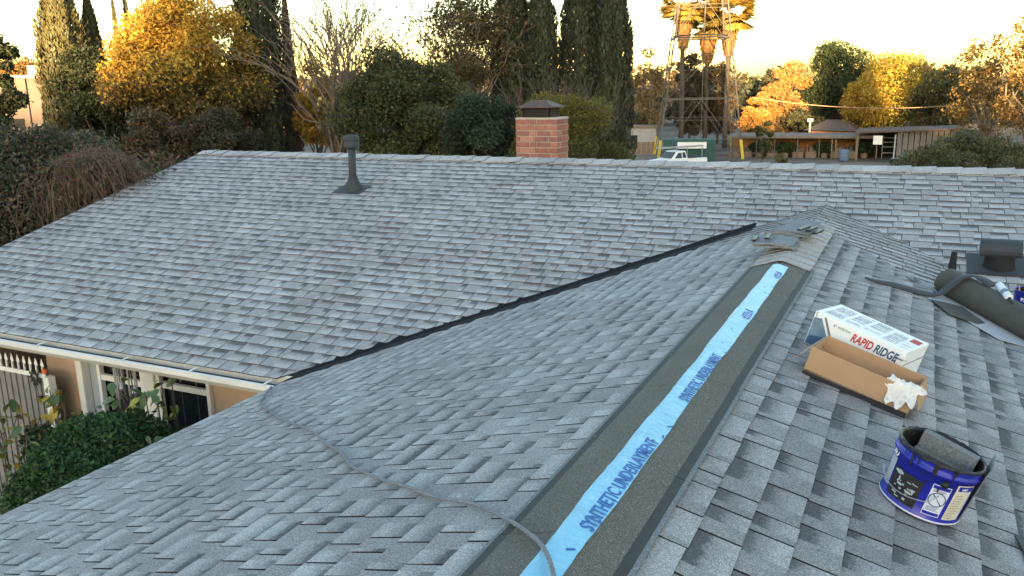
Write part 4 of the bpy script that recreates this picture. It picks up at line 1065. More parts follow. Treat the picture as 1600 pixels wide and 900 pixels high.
def bare_tree(name, label, px, d, ytop, hw, seed, n0=6, ybase=None, mat='twig', levels=4, group=None, lean=0.0, r0=.09, fork=.35, cols=None, nleaf=0, leaf=.1):
    rng = np.random.default_rng(seed); p = spot(px, 130, d); zt = spot(px, ytop, d)[2]; gz = ground_z(p[0], p[1]); H = zt-gz; R = hw*d/FPX
    t = thing(name, label, 'tree', (p[0], p[1], gz), bearing(px), group); mb = MB(); tw = MB(); tips = []
    limb(mb, (0, 0, -.1), (lean*H*.3, 0, H*fork), r0, r0*.8, rng, .03, 4, 7)
    def grow(a, dirv, L, r, lev):
        b = a+dirv*L; limb(mb if lev < 2 else tw, a, b, r, r*.6, rng, .10, 3, 5 if lev < 2 else 3)
        if lev >= levels: tips.append(b); return
        for k in range(rng.integers(2, 5)):
            nd = dirv+rng.normal(size=3)*.42; nd[2] += .18; nd /= np.linalg.norm(nd)
            grow(a+dirv*L*rng.uniform(.55, 1), nd, L*rng.uniform(.58, .85), max(r*.58, .0085), lev+1)
    for k in range(n0):
        an = 2*math.pi*k/n0+rng.uniform(-.4, .4); sp_ = R/max(.1, H*(1-fork))*rng.uniform(.35, 1.0)
        dv = np.array([math.cos(an)*sp_, math.sin(an)*sp_, 1.0]); dv /= np.linalg.norm(dv)
        grow(np.array([lean*H*.3, 0, H*fork*rng.uniform(.8, 1)]), dv, H*(1-fork)*.40, r0*.55, 0)
    mb.build('trunk', M[mat], t, smooth=True); tag(tw.build('twigs', M[mat], t), kind='stuff')
    if nleaf:
        T = np.array(tips); C = T[rng.integers(0, len(T), nleaf)]+rng.normal(0, H*.035, (nleaf, 3)); quads('crown', leaf_quads(C, leaf, rng), M['leaf'], t, pal(rng, nleaf, cols))
    return t

DKG = [(.030, .042, .020), (.040, .052, .024), (.048, .050, .022)]
CYP_LIT = [(.085, .082, .034), (.105, .094, .038), (.115, .092, .038)]  # sunlit cypresses: golden light put into the leaf colours
CYP_SHADE = [(.046, .056, .030), (.056, .062, .034), (.060, .058, .034)]  # unlit cypresses: shade put into darker leaf colours
RED = [(.12, .065, .045), (.14, .08, .05), (.09, .055, .035)]
YEL = [(.46, .27, .035), (.40, .22, .030), (.50, .33, .06), (.34, .22, .04)]
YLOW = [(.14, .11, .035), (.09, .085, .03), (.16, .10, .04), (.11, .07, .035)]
ORG = [(.42, .19, .045), (.36, .15, .04), (.45, .24, .06)]
OLV = [(.085, .090, .036), (.070, .080, .032), (.105, .098, .042), (.060, .068, .030)]
OLB = [(.12, .095, .045), (.10, .085, .04), (.085, .085, .036)]
YGR = [(.16, .135, .03), (.20, .15, .03), (.12, .11, .03), (.10, .10, .03)]
BRN = [(.14, .085, .05), (.17, .105, .06), (.11, .07, .045), (.09, .075, .04)]
GRN = [(.030, .060, .020), (.040, .075, .024), (.024, .050, .018)]

# clipped round hedge beside the window
rng = np.random.default_rng(50)
hc = Vector((-4.98, 4.32, GZ)); hd = thing('clipped_hedge', 'rounded clipped green hedge in front of the window', 'hedge', hc)
n = 42000; e = rng.normal(size=(n, 3)); e /= np.linalg.norm(e, axis=1)[:, None]
lump = 1+.06*np.sin(5*e[:, 0]+2)*np.sin(4*e[:, 1])+.04*np.sin(9*e[:, 1]+1)+.04*np.sin(11*e[:, 2]+3*e[:, 0])+np.where(rng.random(n) < .03, rng.uniform(0, .12, n), 0)
rr_ = rng.uniform(.86, 1.0, n)**.8*lump
C = e*rr_[:, None]*np.array([.72, .74, .88])+np.array([0, 0, 1.36]); low = C[:, 2] < 1.2
C[low, 2] = rng.uniform(.0, 1.25, low.sum())
quads('crown', leaf_quads(C, .038, rng, .6, sz_var=.6), M['leaf'], hd, pal(rng, n, [(.034, .078, .022), (.045, .095, .028), (.026, .060, .020), (.060, .11, .036)], .22))
mb = MB()
for k in range(7): limb(mb, (0, 0, 0), np.array([.4*math.cos(k*.9), .4*math.sin(k*.9), 1.7]), .05, .02, rng)
mb.build('trunk', M['bark'], hd)

# broad-leaved plants with yellowing leaves, each leaf a part
def leaf_mesh(name, L, W, fold=.18, droop=.25, n=6):
    P = []; F = []
    for i in range(n+1):
        t = i/n; wv = W*math.sin(math.pi*min(1, t*.93+.03))**.8*.5; z = -droop*L*t*t
        P += [(t*L, -wv, z+fold*wv), (t*L, 0, z), (t*L, wv, z+fold*wv)]
    for i in range(n):
        F += [(3*i, 3*i+1, 3*i+4, 3*i+3), (3*i+1, 3*i+2, 3*i+5, 3*i+4)]
    me = bpy.data.meshes.new(name); me.from_pydata(P, [], F); me.polygons.foreach_set('use_smooth', [True]*len(F)); return me
LM = [leaf_mesh('broad_leaf', .17, .11, .2, .3), leaf_mesh('broad_leaf', .15, .085, .3, .55), leaf_mesh('broad_leaf', .12, .08, .15, .2)]
def leafpaint(name, c1, c2):
    mt, N, Lk, b = new_mat(name); tc = N.new('ShaderNodeTexCoord'); no = N.new('ShaderNodeTexNoise'); no.inputs['Scale'].default_value = 11
    Lk.new(tc.outputs['Object'], no.inputs['Vector']); mx = N.new('ShaderNodeMixRGB'); mx.inputs[1].default_value = (*c1, 1); mx.inputs[2].default_value = (*c2, 1)
    Lk.new(no.outputs[0], mx.inputs[0]); Lk.new(mx.outputs[0], b.inputs['Base Color']); b.inputs['Roughness'].default_value = .5; return mt
LP = [leafpaint('green_leaf', (.035, .075, .02), (.07, .11, .025)), leafpaint('yellow_green_leaf', (.15, .19, .03), (.28, .25, .04)), leafpaint('yellow_leaf', (.42, .28, .03), (.30, .24, .04))]
LEAFVAR = [[None]*3 for _ in range(3)]
for i in range(3):
    for j in range(3):
        me = LM[i].copy(); me.materials.append(LP[j]); LEAFVAR[i][j] = me
def broad_plant(label, x, y, z0, z1, spread, nl, seed, weights, scale=1.0):
    rng = np.random.default_rng(seed); t = thing('broad_leaf_plant', label, 'plant', (x, y, GZ), 0, 'broad-leaved plants under the eave')
    mb = MB(); ends = []
    for k in range(max(3, nl//7)):
        an = rng.uniform(0, 6.28); rr = spread*rng.uniform(.3, 1); top = np.array([rr*math.cos(an), rr*math.sin(an), rng.uniform(z0+.6*(z1-z0), z1)-GZ]); limb(mb, (0, 0, 0), top, .012, .005, rng, .06, 6); ends.append(top)
    mb.build('stem', M['bark'], t)
    for k in range(int(nl*1.6)):
        e = ends[k % len(ends)]; f = rng.uniform(max(0.05, (z0-GZ)/(e[2])), 1.02)
        p = e*f+rng.normal(0, .05, 3); o = bpy.data.objects.new('leaf', LEAFVAR[rng.integers(3)][rng.choice(3, p=weights)]); COL.objects.link(o); o.parent = t
        o.location = p; sc = .64*scale*rng.uniform(.7, 1.25); o.scale = (sc, sc, sc); o.rotation_euler = (rng.normal(0, .35), rng.uniform(-.1, .7), rng.uniform(0, 6.28))
q = yplane(85, 650, 4.95); broad_plant('yellowing broad-leaved plant between the white gate and the hedge', q[0], q[1], q[2]-.35, q[2]+.22, .30, 46, 61, [.25, .4, .35])
q = yplane(12, 650, 4.9); broad_plant('yellow and green plant at the far left below the eave', q[0], q[1], q[2]-.45, q[2]+.12, .30, 44, 62, [.3, .35, .35])
q = yplane(40, 745, 4.5); broad_plant('low orange-tinged leafy plant in the dark corner left of the hedge', q[0], q[1], q[2]-.5, q[2]+.2, .42, 50, 63, [.6, .2, .2])
q = yplane(232, 630, 5.0); broad_plant('tall plant with drooping pale green leaves in front of the windows', q[0], q[1], q[2]-.35, q[2]+.32, .34, 58, 64, [.62, .36, .02], 1.1)
q = yplane(270, 668, 4.8); broad_plant('dark leafy plant squeezed between the hedge and the wing roof', q[0], q[1], q[2]-.4, q[2]+.10, .3, 40, 65, [.8, .2, .0])
q = yplane(65, 690, 4.3); broad_plant('shaded green plant spreading at the left foot of the hedge', q[0], q[1], q[2]-.6, q[2]+.05, .45, 50, 66, [.85, .15, .0])

tree('dark_shrub', 'dark leafy shrub filling the corner below the white gate', 18, 8.55, 640, 980, 75, [(.030, .050, .020), (.045, .065, .024), (.09, .085, .028), (.025, .038, .018)], .12, 5200, 67, nclump=40, rc=.34, trunk=False, cat='shrub')

# ------------------------------------------------------------------ behind the house, left to right
# big overgrown shrub at the left with dry vine stems
sh = tree('overgrown_shrub', 'dense dark shrub at the left edge beside the roof gable', 45, 15.5, 186, 420, 118, [(.060, .072, .036), (.085, .085, .048), (.115, .085, .058), (.050, .066, .034), (.13, .10, .075)], .105, 30000, 101, nclump=70, rc=.30, fill=.5, cat='shrub', depth=.8)
rng = np.random.default_rng(102); mb = MB(); p = spot(166, 250, 14.0); vn = thing('dry_vine', 'hanging mass of dry reddish-brown stems beside the dark left shrub', 'vine', (p[0], p[1], ground_z(p[0], p[1])), bearing(166))
for k in range(800):
    x = rng.normal(-.12, .40); zt_ = 4.0-.9*max(0, x)-.5*max(0, -x-.3); z = zt_-abs(rng.normal(0, .55)); L = rng.uniform(.25, .8); dx = rng.normal(.18, .30); dy = rng.normal(0, .2); y0 = rng.normal(0, .28)
    mb.tube([(x, y0, z), (x+dx*.35, y0+dy*.5, z+rng.uniform(-.05, .12)), (x+dx*.8, y0+dy, z-L*.45), (x+dx, y0+dy, z-L)], [.006, .0055, .005, .003], 3)
tag(mb.build('stems', plain('dry_stem', (.13, .082, .055), .9, var=.4, scale=5), vn), kind='stuff')
n = 15000; C = np.stack([rng.normal(-.1, .5, n), rng.normal(0, .35, n), rng.uniform(.3, 3.9, n)], 1); quads('dry_leaves', leaf_quads(C, .055, rng), M['leaf'], vn, pal(rng, n, BRN+[(.07, .075, .035), (.06, .07, .03)]))
hg = tree('low_hedge', 'low flat yellow-green hedge behind the left gable', 212, 17.5, 264, 300, 52, [(.10, .13, .03), (.13, .15, .04)], .09, 6000, 103, nclump=30, rc=.7, trunk=False, cat='hedge', depth=.6)
tree('brown_shrub', 'brown autumn shrub below the cypresses at the left', 228, 21, 168, 300, 62, BRN+[(.05, .055, .025)], .13, 9000, 104, nclump=40, cat='shrub')
tree('brown_shrub', 'dark tangled shrub right of the brown one under the yellow tree', 330, 21.5, 170, 290, 70, [(.06, .055, .028), (.08, .06, .035), (.05, .05, .024)], .13, 9000, 105, nclump=40, cat='shrub')
cypress('left-most thick cypress with a sunlit crown', 106, 28, -70, 36, 111, CYP_LIT, 9000)
cypress('second cypress from the left, narrower and pointed', 152, 28.6, -14, 27, 112, CYP_LIT, 6500, top=.2)
cypress('thin spire cypress showing left of the yellow tree', 191, 31, -4, 9, 113, CYP_LIT, 2600, top=.3)
cypress('spire cypress whose tip shows over the left of the yellow tree', 210, 31.5, -30, 10, 114, CYP_LIT, 2600, top=.3)
cypress('cypress peeping over the middle of the yellow tree', 272, 32, -40, 15, 115, CYP_LIT, 3000, top=.3)
tree('evergreen_tree', 'dark dense evergreen mass at the foot of the left cypresses', 152, 26.5, 62, 300, 60, DKG, .16, 14000, 116, nclump=60, rc=.34, shape=.75)
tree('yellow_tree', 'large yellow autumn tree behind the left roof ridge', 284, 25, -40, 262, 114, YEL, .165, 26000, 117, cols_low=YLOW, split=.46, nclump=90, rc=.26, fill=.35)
cypress('dark cypress right of the large yellow tree', 410, 26, -120, 37, 118, CYP_SHADE, 10000)
cypress('slender reddish-brown cypress left of the leafless tree', 454, 28.5, -24, 12, 119, RED, 3600, top=.2)
tree('yellow_sapling', 'small golden sapling below the leafless tree', 492, 26, 78, 252, 40, [(.44, .25, .03), (.36, .2, .03), (.2, .15, .04)], .15, 2600, 120, nclump=26, fill=.2, rc=.35)
bare_tree('leafless_tree', 'leafless tree with fine upswept branches behind the roof pipe', 524, 25, -50, 62, 121, n0=10, levels=4, r0=.12, fork=.28)
tree('olive_tree', 'broad dull-green tree right of the leafless one', 632, 23, 66, 300, 108, OLV, .14, 28000, 122, cols_low=OLV, nclump=90, rc=.27, fill=.4)
tree('olive_tree', 'taller sparse brownish tree behind the broad dull-green one', 742, 27, -22, 180, 66, OLB+[(.20, .12, .06)], .14, 6500, 123, nclump=46, rc=.30, fill=.2, bark='twig')
bare_tree('leafless_tree', 'tall leafless tree rising left of the wide double cypress', 720, 27.5, -40, 85, 124, n0=8, levels=4, r0=.09, fork=.35, cols=[(.22, .13, .06), (.12, .1, .05)], nleaf=2200, leaf=.12)
cypress('dark cypress directly above the chimney, left of the wide pair', 802, 27.5, -90, 34, 125, CYP_SHADE, 10800)
cypress('dark cypress touching its left neighbour above the chimney', 846, 27, -60, 30, 126, CYP_SHADE, 9450)
cypress('left trunk of the wide cypress pair right of the chimney', 908, 27.5, -100, 34, 127, CYP_SHADE, 11475)
cypress('right trunk of the wide cypress pair, nearest the tower', 955, 27, -80, 33, 128, CYP_SHADE, 11475)
bare_tree('leafless_shrub', 'grey leafless branches spread in front of the cypress above the chimney', 838, 24, 70, 78, 129, n0=4, levels=3, r0=.04, fork=.25, mat='bark')
bare_tree('leafless_shrub', 'grey leafless branches in front of the wide cypress pair', 925, 24, 80, 60, 130, n0=3, levels=3, r0=.04, fork=.25, mat='bark')
tree('evergreen_shrub', 'dark green shrub left of the chimney', 762, 20, 138, 320, 74, [(.034, .052, .028), (.045, .062, .034), (.03, .045, .026)], .11, 20000, 131, nclump=60, cat='shrub', rc=.3)
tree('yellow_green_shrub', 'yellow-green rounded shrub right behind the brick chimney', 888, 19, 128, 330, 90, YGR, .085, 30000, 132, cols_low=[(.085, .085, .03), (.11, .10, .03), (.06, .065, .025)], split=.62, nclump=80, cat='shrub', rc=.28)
tree('dark_tree', 'dark tree cut off by the left edge of the picture', -18, 48, 32, 215, 40, DKG, .26, 9000, 133, nclump=40)
tree('orange_tree', 'small orange tree above the pale building at the left', 34, 78, 88, 150, 24, ORG+YLOW, .4, 2200, 134, nclump=20, rc=.4)
tree('dark_tree', 'dark round treetop right of the small orange tree', 54, 84, 98, 150, 14, OLV, .4, 1400, 135, nclump=14, rc=.45)
tree('orange_tree', 'hazy orange tree between the pale building and the left cypresses', 78, 88, 100, 165, 18, ORG, .4, 1500, 136, nclump=16, rc=.4)

# pale building far left
d = 66; px0, px1 = 8, 100; p = spot(52, 130, d); k = d/FPX
pb_ = thing('pale_building', 'pale pinkish flat-roofed building far left behind the shrub', 'building', (p[0], p[1], ground_z(p[0], p[1])), bearing(52))
zt = spot(52, 122, d)[2]-ground_z(p[0], p[1]); wx = 92*k
MB().box((0, 3, zt/2), (wx, 6, zt)).build('wall', M['palewall'], pb_)
MB().box((0, 3, zt+.10), (wx+.2, 6.2, .2)).build('roof_edge', M['tin'], pb_)
MB().box((-wx*.14, -.06, zt*.55), (.35, .12, zt*.9)).build('wall_pier', M['palewall'], pb_)
for (fx, fz) in ((-.28, .62), (-.19, .62)): MB().box((wx*fx, -.02, zt*fz), (.42, .05, .62)).build('window', M['dark'], pb_)
for fz in (.42, .60, .25): MB().box((wx*.22, -.03, zt*fz), (wx*.5, .06, .06)).build('ledge', M['tin'], pb_)
MB().box((wx*.08, -.02, zt*.18), (.8, .05, 1.5)).build('door', M['white'], pb_)
MB().box((wx*.1, 2, zt+.5), (1.4, 1.2, .7)).build('roof_box', M['tin'], pb_)

# ------------------------------------------------------------------ yard beyond the roof at the right
def yard(px, d):
    p = spot(px, 130, d); return (p[0], p[1], ground_z(p[0], p[1]))
# lattice tower
TD = 79.0; kk = TD/FPX
tw = thing('lattice_tower', 'tall steel lattice tower with yellow-painted feet behind the white truck', 'tower', yard(1092, TD), bearing(1092)+.10)
Hs = 21.6
def leg_at(ix, iy, z):
    s = 1-z/Hs*.72; return Vector((ix*3.6*s, iy*3.6*s*.9, z))
corners = [(-1, -1), (1, -1), (1, 1), (-1, 1)]
for (ix, iy) in corners:
    mb = MB(); mb.bar(leg_at(ix, iy, 0), leg_at(ix, iy, 21), .11, .11); l = mb.build('leg', M['steel'], tw)
    a, b = leg_at(ix, iy, .05), leg_at(ix, iy, 1.7); MB().bar(a, b, .24, .24).build('yellow_guard', M['yellow'], l)
levels = [0, 1.75, 3.4, 5.15, 7.6, 10.3, 13.0, 16.0, 19.0, 21.0]
for li, z in enumerate(levels[1:], 1):
    for c in range(4):
        a, b = leg_at(*corners[c], z), leg_at(*corners[(c+1) % 4], z); w_ = .09 if li in (3, 5) else .045
        if li in (1, 4) and c == 2: continue
        MB().bar(a, b, w_).build('horizontal_girt', M['steel'], tw)
for (z0, z1) in ((0, 5.15), (5.15, 10.3), (10.3, 16.0), (16.0, 21.0)):
    for c in range(4):
        A, B = corners[c], corners[(c+1) % 4]; mid = (leg_at(*A, z1)+leg_at(*B, z1))/2
        if z0 == 0:
            MB().bar(leg_at(*A, .2), mid, .05).build('brace', M['steel'], tw); MB().bar(leg_at(*B, .2), mid, .05).build('brace', M['steel'], tw)
        else:
            MB().bar(leg_at(*A, z0), leg_at(*B, z1), .045).build('brace', M['steel'], tw); MB().bar(leg_at(*B, z0), leg_at(*A, z1), .045).build('brace', M['steel'], tw)
mb = MB(); mb.tube([(2.35*math.cos(a), 2.2*math.sin(a), 10.5) for a in np.linspace(0, 2*math.pi, 33)], .06, 5); mb.build('platform_ring', M['steel'], tw)
MB().bar((.35, .2, 0), (.35, .2, 21), .07).build('riser_pipe', M['steel'], tw)
mb = MB(); mb.lathe([(0, 21.0), (2.2, 21.1), (2.2, 24.2), (0, 25.4)], 20); mb.build('tank', M['tin'], tw)

# pickup truck
TD = 66.0; tk = thing('pickup_truck', 'white pickup truck with a long rack parked beyond the roof', 'truck', yard(1060, TD), bearing(1060)+math.radians(40)); tk.scale = (.92, .92, .95)
W2 = .86
def extr(mb, pts, y0, y1):
    mb.prism([(x, y0, z) for x, z in pts], (0, y1-y0, 0))
mb = MB(); extr(mb, [(-2.55, .45), (-2.55, .86), (-2.42, .98), (-1.25, 1.08), (-.95, 1.12), (.55, 1.12), (.60, 1.08), (2.55, 1.08), (2.6, .50), (2.0, .45)], -W2, W2); mb.build('body', M['card'], tk, bevel=.06)
mb = MB(); mb.poly([(x, y*(W2-.02-i), z) for (x, z, i) in ((-1.15, 1.10, 0), (-.55, 1.66, .14), (.35, 1.70, .14), (.52, 1.10, 0)) for y in (-1, 1)], [(0, 2, 4, 6), (7, 5, 3, 1), (0, 1, 3, 2), (2, 3, 5, 4), (4, 5, 7, 6), (6, 7, 1, 0)]); mb.build('cab', M['card'], tk, bevel=.04)
for s in (-1, 1):
    mb = MB(); yy = s*(W2-.04); mb.prism([(-.85, yy+.0*s, 1.16), (-.45, yy-.10*s, 1.56), (-.10, yy-.10*s, 1.58), (-.10, yy, 1.16)], (0, .03*s, 0)); mb.build('side_window', M['glassblue'], tk)
    mb = MB(); mb.prism([(-.02, yy, 1.16), (-.02, yy-.10*s, 1.58), (.26, yy-.10*s, 1.60), (.38, yy, 1.16)], (0, .03*s, 0)); mb.build('side_window', M['glassblue'], tk)
mb = MB(); mb.prism([(-1.12, -.72, 1.15), (-1.12, .72, 1.15), (-.62, .62, 1.60), (-.62, -.62, 1.60)], (-.03, 0, .02)); mb.build('windscreen', M['glassblue'], tk)
for x in (-1.65, 1.55):
    for s in (-1, 1):
        wh = empty('wheel', (x, s*(W2-.05), .36)); wh.parent = tk
        R90 = Matrix.Rotation(math.radians(90), 4, 'X')
        mb = MB(); mb.lathe([(.20, -.11), (.34, -.11), (.36, -.06), (.36, .06), (.34, .11), (.20, .11)], 20, R90); mb.build('tyre', M['tyre'], wh, smooth=True)
        mb = MB(); mb.lathe([(0, -.09), (.2, -.10), (.2, .10), (0, .09)], 16, R90); mb.build('rim', M['tin'], wh, smooth=True)
for s in (-1, 1): MB().box((-2.57, s*.6, .82), (.05, .28, .16)).build('headlight', M['label'], tk)
for s in (-1, 1): MB().box((2.58, s*.76, .88), (.06, .16, .30)).build('tail_light', M['red'], tk)
MB().box((2.62, 0, .52), (.10, 1.6, .14)).build('bumper', M['tin'], tk)
MB().box((1.6, 0, 1.10), (1.8, 1.5, .03)).build('bed_liner', M['dark'], tk)
rk = MB().box((.1, -.3, 1.98), (4.6, .55, .10)).build('ladder_rack', M['tin'], tk)
for x in (-.4, .7, 2.3): MB().bar((x, -.5, 1.1), (x, -.5, 1.95), .05).build('rack_post', M['tin'], rk)

# green container with white board behind the truck
gc = thing('green_container', 'dark green metal container behind the white truck', 'container', yard(1080, 72), bearing(1080))
MB().box((0, 1.2, 1.0), (4.2, 2.2, 2.0)).build('body', M['green'], gc)
for k in range(13): MB().box((-1.95+k*.325, .08, 1.0), (.06, .05, 1.9)).build('rib', M['green'], gc)
o = MB().box((0, 0, 0), (2.3, .08, .5)).build('white_board', M['white']); o.location = spot(1081, 227, 70.5); o.rotation_euler = (0, 0, bearing(1081)); tag(o, 'long white board standing on edge above the truck', 'board')

# low wall and grey van shape left of the tower
lw = thing('low_shed', 'small weathered grey shed left of the tower', 'shed', yard(1000, 82), bearing(1000))
MB().box((0, 1.5, 1.25), (3.2, 3, 2.5)).build('wall', M['tin'], lw)
MB().box((0, 1.5, 2.56), (3.6, 3.4, .12)).build('roof', M['wood'], lw)
MB().box((-.6, -.03, 1.2), (.9, .06, 1.2)).build('window', M['dark'], lw)
for k in range(7): MB().box((-1.35+k*.45, -.02, .62), (.40, .05, 1.1)).build('plank', M['wood'], lw)

M['oldtin'] = plain('rusted_tin', (.17, .145, .13), .8, var=.35, scale=2)
# long open shelter with posts
D0 = 78.0; cp = thing('open_shelter', 'long low open shelter with thin posts and orange back wall', 'shelter', yard(1262, D0), bearing(1262)); k = D0/FPX
L = 215*k; zr = spot(1262, 214, D0)[2]-ground_z(*yard(1262, D0)[:2])
MB().box((0, 2.2, zr+.03), (L, 4.6, .16)).build('roof', M['oldtin'], cp)
MB().box((-.3, 4.3, zr*.5), (L*.96, .2, zr)).build('back_wall', M['orangewall'], cp)
for x in (-.47, -.31, -.19, -.04, .10, .18, .205, .33, .46): MB().bar((x*L, .1, 0), (x*L+.0, .1, zr), .09).build('post', M['steel'] if x < .15 else M['wood'], cp)
MB().box((0, -.05, zr-.05), (L, .06, .14)).build('fascia', M['wood'], cp)
rng = np.random.default_rng(140)
for i in range(11):
    x = -L*.46+i*L*.085; hgt = rng.uniform(.55, 1.0); c = cp.matrix_basis if False else None
    g = yard(1262, D0); be = bearing(1262); wpos = Vector(g)+Vector((math.cos(be)*x-math.sin(be)*1.0, math.sin(be)*x+math.cos(be)*1.0, 0))
    if i in (2, 4, 7, 10):
        t = thing('potted_shrub', 'dark clipped shrub under the shelter, %s' % {2: 'nearest the tower', 4: 'second from the tower', 7: 'behind the two leaning poles', 10: 'beside the blue barrel'}[i], 'shrub', wpos, be, 'shrubs under the shelter')
        n = 900; C = rng.normal(size=(n, 3)); C /= np.linalg.norm(C, axis=1)[:, None]; C *= np.array([.95, .5, .45]); C[:, 2] += .85
        quads('crown', leaf_quads(C, .22, rng), M['leaf'], t, pal(rng, n, GRN)); mb = MB(); mb.lathe([(.25, 0), (.33, .45), (.30, .45), (.0, .40)], 12); mb.build('pot', M['wood'], t)
    else:
        t = thing('crate_stack', 'stacked odds and ends under the shelter, heap %s' % ['at the tower end', 'left of the first clipped shrub', '', 'between the first two shrubs', '', 'under the middle of the roof', 'left of the leaning poles', '', 'right of the leaning poles', 'left of the blue barrel'][i], 'junk', wpos, be, 'things stored under the shelter')
        MB().box((0, 0, hgt*.3), (.9, .5, hgt*.6)).build('lower_crate', M['wood'], t); MB().box((.1, .05, hgt*.8), (.6, .45, hgt*.38), rz=.2).build('upper_crate', M['steel'] if i % 2 else M['palewall'], t)
        for s in (-.35, .35): MB().bar((s, -.26, 0), (s+.05, -.26, hgt*1.25), .05).build('stake', M['wood'], t)
M['barrel'] = plain('barrel_plastic', (.10, .15, .23), .6)
bl = thing('blue_barrel', 'pale blue barrel at the right end of the shelter', 'barrel', yard(1327, 75.5)); mb = MB(); mb.lathe([(0, 0), (.36, 0), (.39, .3), (.38, .35), (.39, .4), (.39, .75), (.36, 1.0), (0, 1.0)], 16); mb.build('drum', M['barrel'], bl, smooth=True)
mb = MB(); mb.lathe([(.385, .48), (.41, .5), (.385, .52)], 16); mb.build('hoop', M['tin'], bl)

# tin shed with open front at right of the shelter
D1 = 77.0; k = D1/FPX; ts = thing('tin_shed', 'tin-roofed shed with dark open front and grey side wall', 'shed', yard(1425, D1), bearing(1425)); Ls = 128*k; g0 = ground_z(*yard(1425, D1)[:2])
hL, hR = spot(1362, 208, D1)[2]-g0, spot(1490, 203, D1)[2]-g0
MB().poly([(-Ls/2-.2, -.5, hL), (Ls/2+.2, -.5, hR), (Ls/2+.2, 5, hR), (-Ls/2-.2, 5, hL)]+[(-Ls/2-.2, -.5, hL+.14), (Ls/2+.2, -.5, hR+.14), (Ls/2+.2, 5, hR+.14), (-Ls/2-.2, 5, hL+.14)], [(3, 2, 1, 0), (4, 5, 6, 7), (0, 1, 5, 4), (1, 2, 6, 5), (2, 3, 7, 6), (3, 0, 4, 7)]).build('roof', M['roofbrown'], ts)
MB().box((0, 4.6, hL*.48), (Ls, .15, hL*.95)).build('back_wall', M['dark'], ts)
for j in range(11):
    x = -Ls/2+52*k+j*(Ls-54*k)/10.0; MB().box((x+.17, 0, hR*.49), (.37, .07, hR*.96)).build('wall_sheet', M['oldtin'], ts)
MB().box((-Ls/2+49*k, .9, hL*.48), (.10, 1.9, hL*.95)).build('side_wall', M['sheet'], ts)
MB().bar((-Ls/2, 0, 0), (-Ls/2, 0, hL), .14).build('post', M['wood'], ts)
sf = thing('storage_rack', 'metal shelf rack inside the dark open shed', 'rack', yard(1402, 79), bearing(1402))
for z in (.5, 1.0, 1.4, 1.75): MB().box((0, 0, z), (1.5, .5, .05)).build('shelf', M['tin'], sf)
for s in (-.72, .72): MB().box((s, -.22, .95), (.05, .05, 1.9)).build('upright', M['tin'], sf)
o = MB().box((0, 0, 0), (.68, .05, .72)).build('hanging_notice', M['white']); o.location = spot(1371.5, 219, 76.2); o.rotation_euler = (0, 0, bearing(1371)); tag(o, 'square white panel hung at the left corner of the tin shed', 'panel')

# parked dark car
cr = thing('parked_car', 'dark car parked in front of the tin shed, partly behind the shrub', 'car', yard(1440, 69), bearing(1440)+math.radians(-62))
mb = MB(); extr(mb, [(-2.1, .35), (-2.15, .62), (-1.95, .78), (-1.0, .88), (1.0, .90), (2.05, .84), (2.15, .55), (2.1, .35)], -.84, .84); mb.build('body', M['carpaint'], cr, bevel=.07)
mb = MB(); mb.poly([(x, y*(.80-i), z) for (x, z, i) in ((-1.15, .86, 0), (-.55, 1.40, .16), (.75, 1.42, .16), (1.45, .88, 0)) for y in (-1, 1)], [(0, 2, 4, 6), (7, 5, 3, 1), (0, 1, 3, 2), (2, 3, 5, 4), (4, 5, 7, 6), (6, 7, 1, 0)]); mb.build('cabin', M['glassblue'], cr, bevel=.05)
MB().box((.1, 0, 1.425), (1.2, 1.2, .03)).build('roof_panel', M['carpaint'], cr)
for x in (-1.35, 1.3):
    for s in (-1, 1):
        wh = empty('wheel', (x, s*.80, .32)); wh.parent = cr
        mb = MB(); mb.lathe([(.18, -.1), (.31, -.1), (.32, 0), (.31, .1), (.18, .1)], 18, Matrix.Rotation(math.radians(90), 4, 'X')); mb.build('tyre', M['tyre'], wh, smooth=True)
        mb = MB(); mb.lathe([(0, -.08), (.19, -.09), (.19, .09), (0, .08)], 14, Matrix.Rotation(math.radians(90), 4, 'X')); mb.build('rim', M['tin'], wh, smooth=True)
for s in (-1, 1): MB().box((-2.12, s*.6, .64), (.06, .3, .12)).build('headlight', M['label'], cr)
MB().box((-2.15, 0, .48), (.06, .5, .12)).build('number_plate', M['card'], cr)

# house roofs beyond the shelter
for (px, d, y0, y1, hw_, lab) in ((1302, 87, 189, 212, 34, 'brown hipped-roof house behind the open shelter'), (1215, 97, 183, 205, 26, 'dim low house seen left of the hipped-roof house'), (1520, 90, 205, 225, 40, 'low house behind the shrub at the right')):
    h = thing('neighbour_house', lab, 'house', yard(px, d), bearing(px)-.2); g0 = ground_z(*yard(px, d)[:2]); za, zb = spot(px, y0, d)[2]-g0, spot(px, y1-8, d)[2]-g0; W_ = hw_*d/FPX
    MB().box((0, 3, (zb-.1)/2), (W_*1.8, 5.5, zb-.1)).build('wall', M['orangewall'], h)
    MB().poly([(-W_*1.1, -.2, zb), (W_*1.1, -.2, zb), (W_*1.1, 6.2, zb), (-W_*1.1, 6.2, zb), (-W_*.4, 3, za), (W_*.4, 3, za)], [(0, 1, 5, 4), (1, 2, 5), (2, 3, 4, 5), (3, 0, 4), (3, 2, 1, 0)]).build('roof', M['roofbrown'], h)
    MB().box((-W_*.4, .22, zb*.6), (1.0, .06, 1.0)).build('window', M['dark'], h); MB().box((W_*.3, .22, zb*.6), (1.0, .06, 1.0)).build('window', M['dark'], h)
mb = MB(); up = thing('utility_pole', 'short grey pole standing behind the open shelter', 'pole', yard(1270, 83)); hz = spot(1270, 186, 83)[2]-ground_z(*yard(1270, 83)[:2])
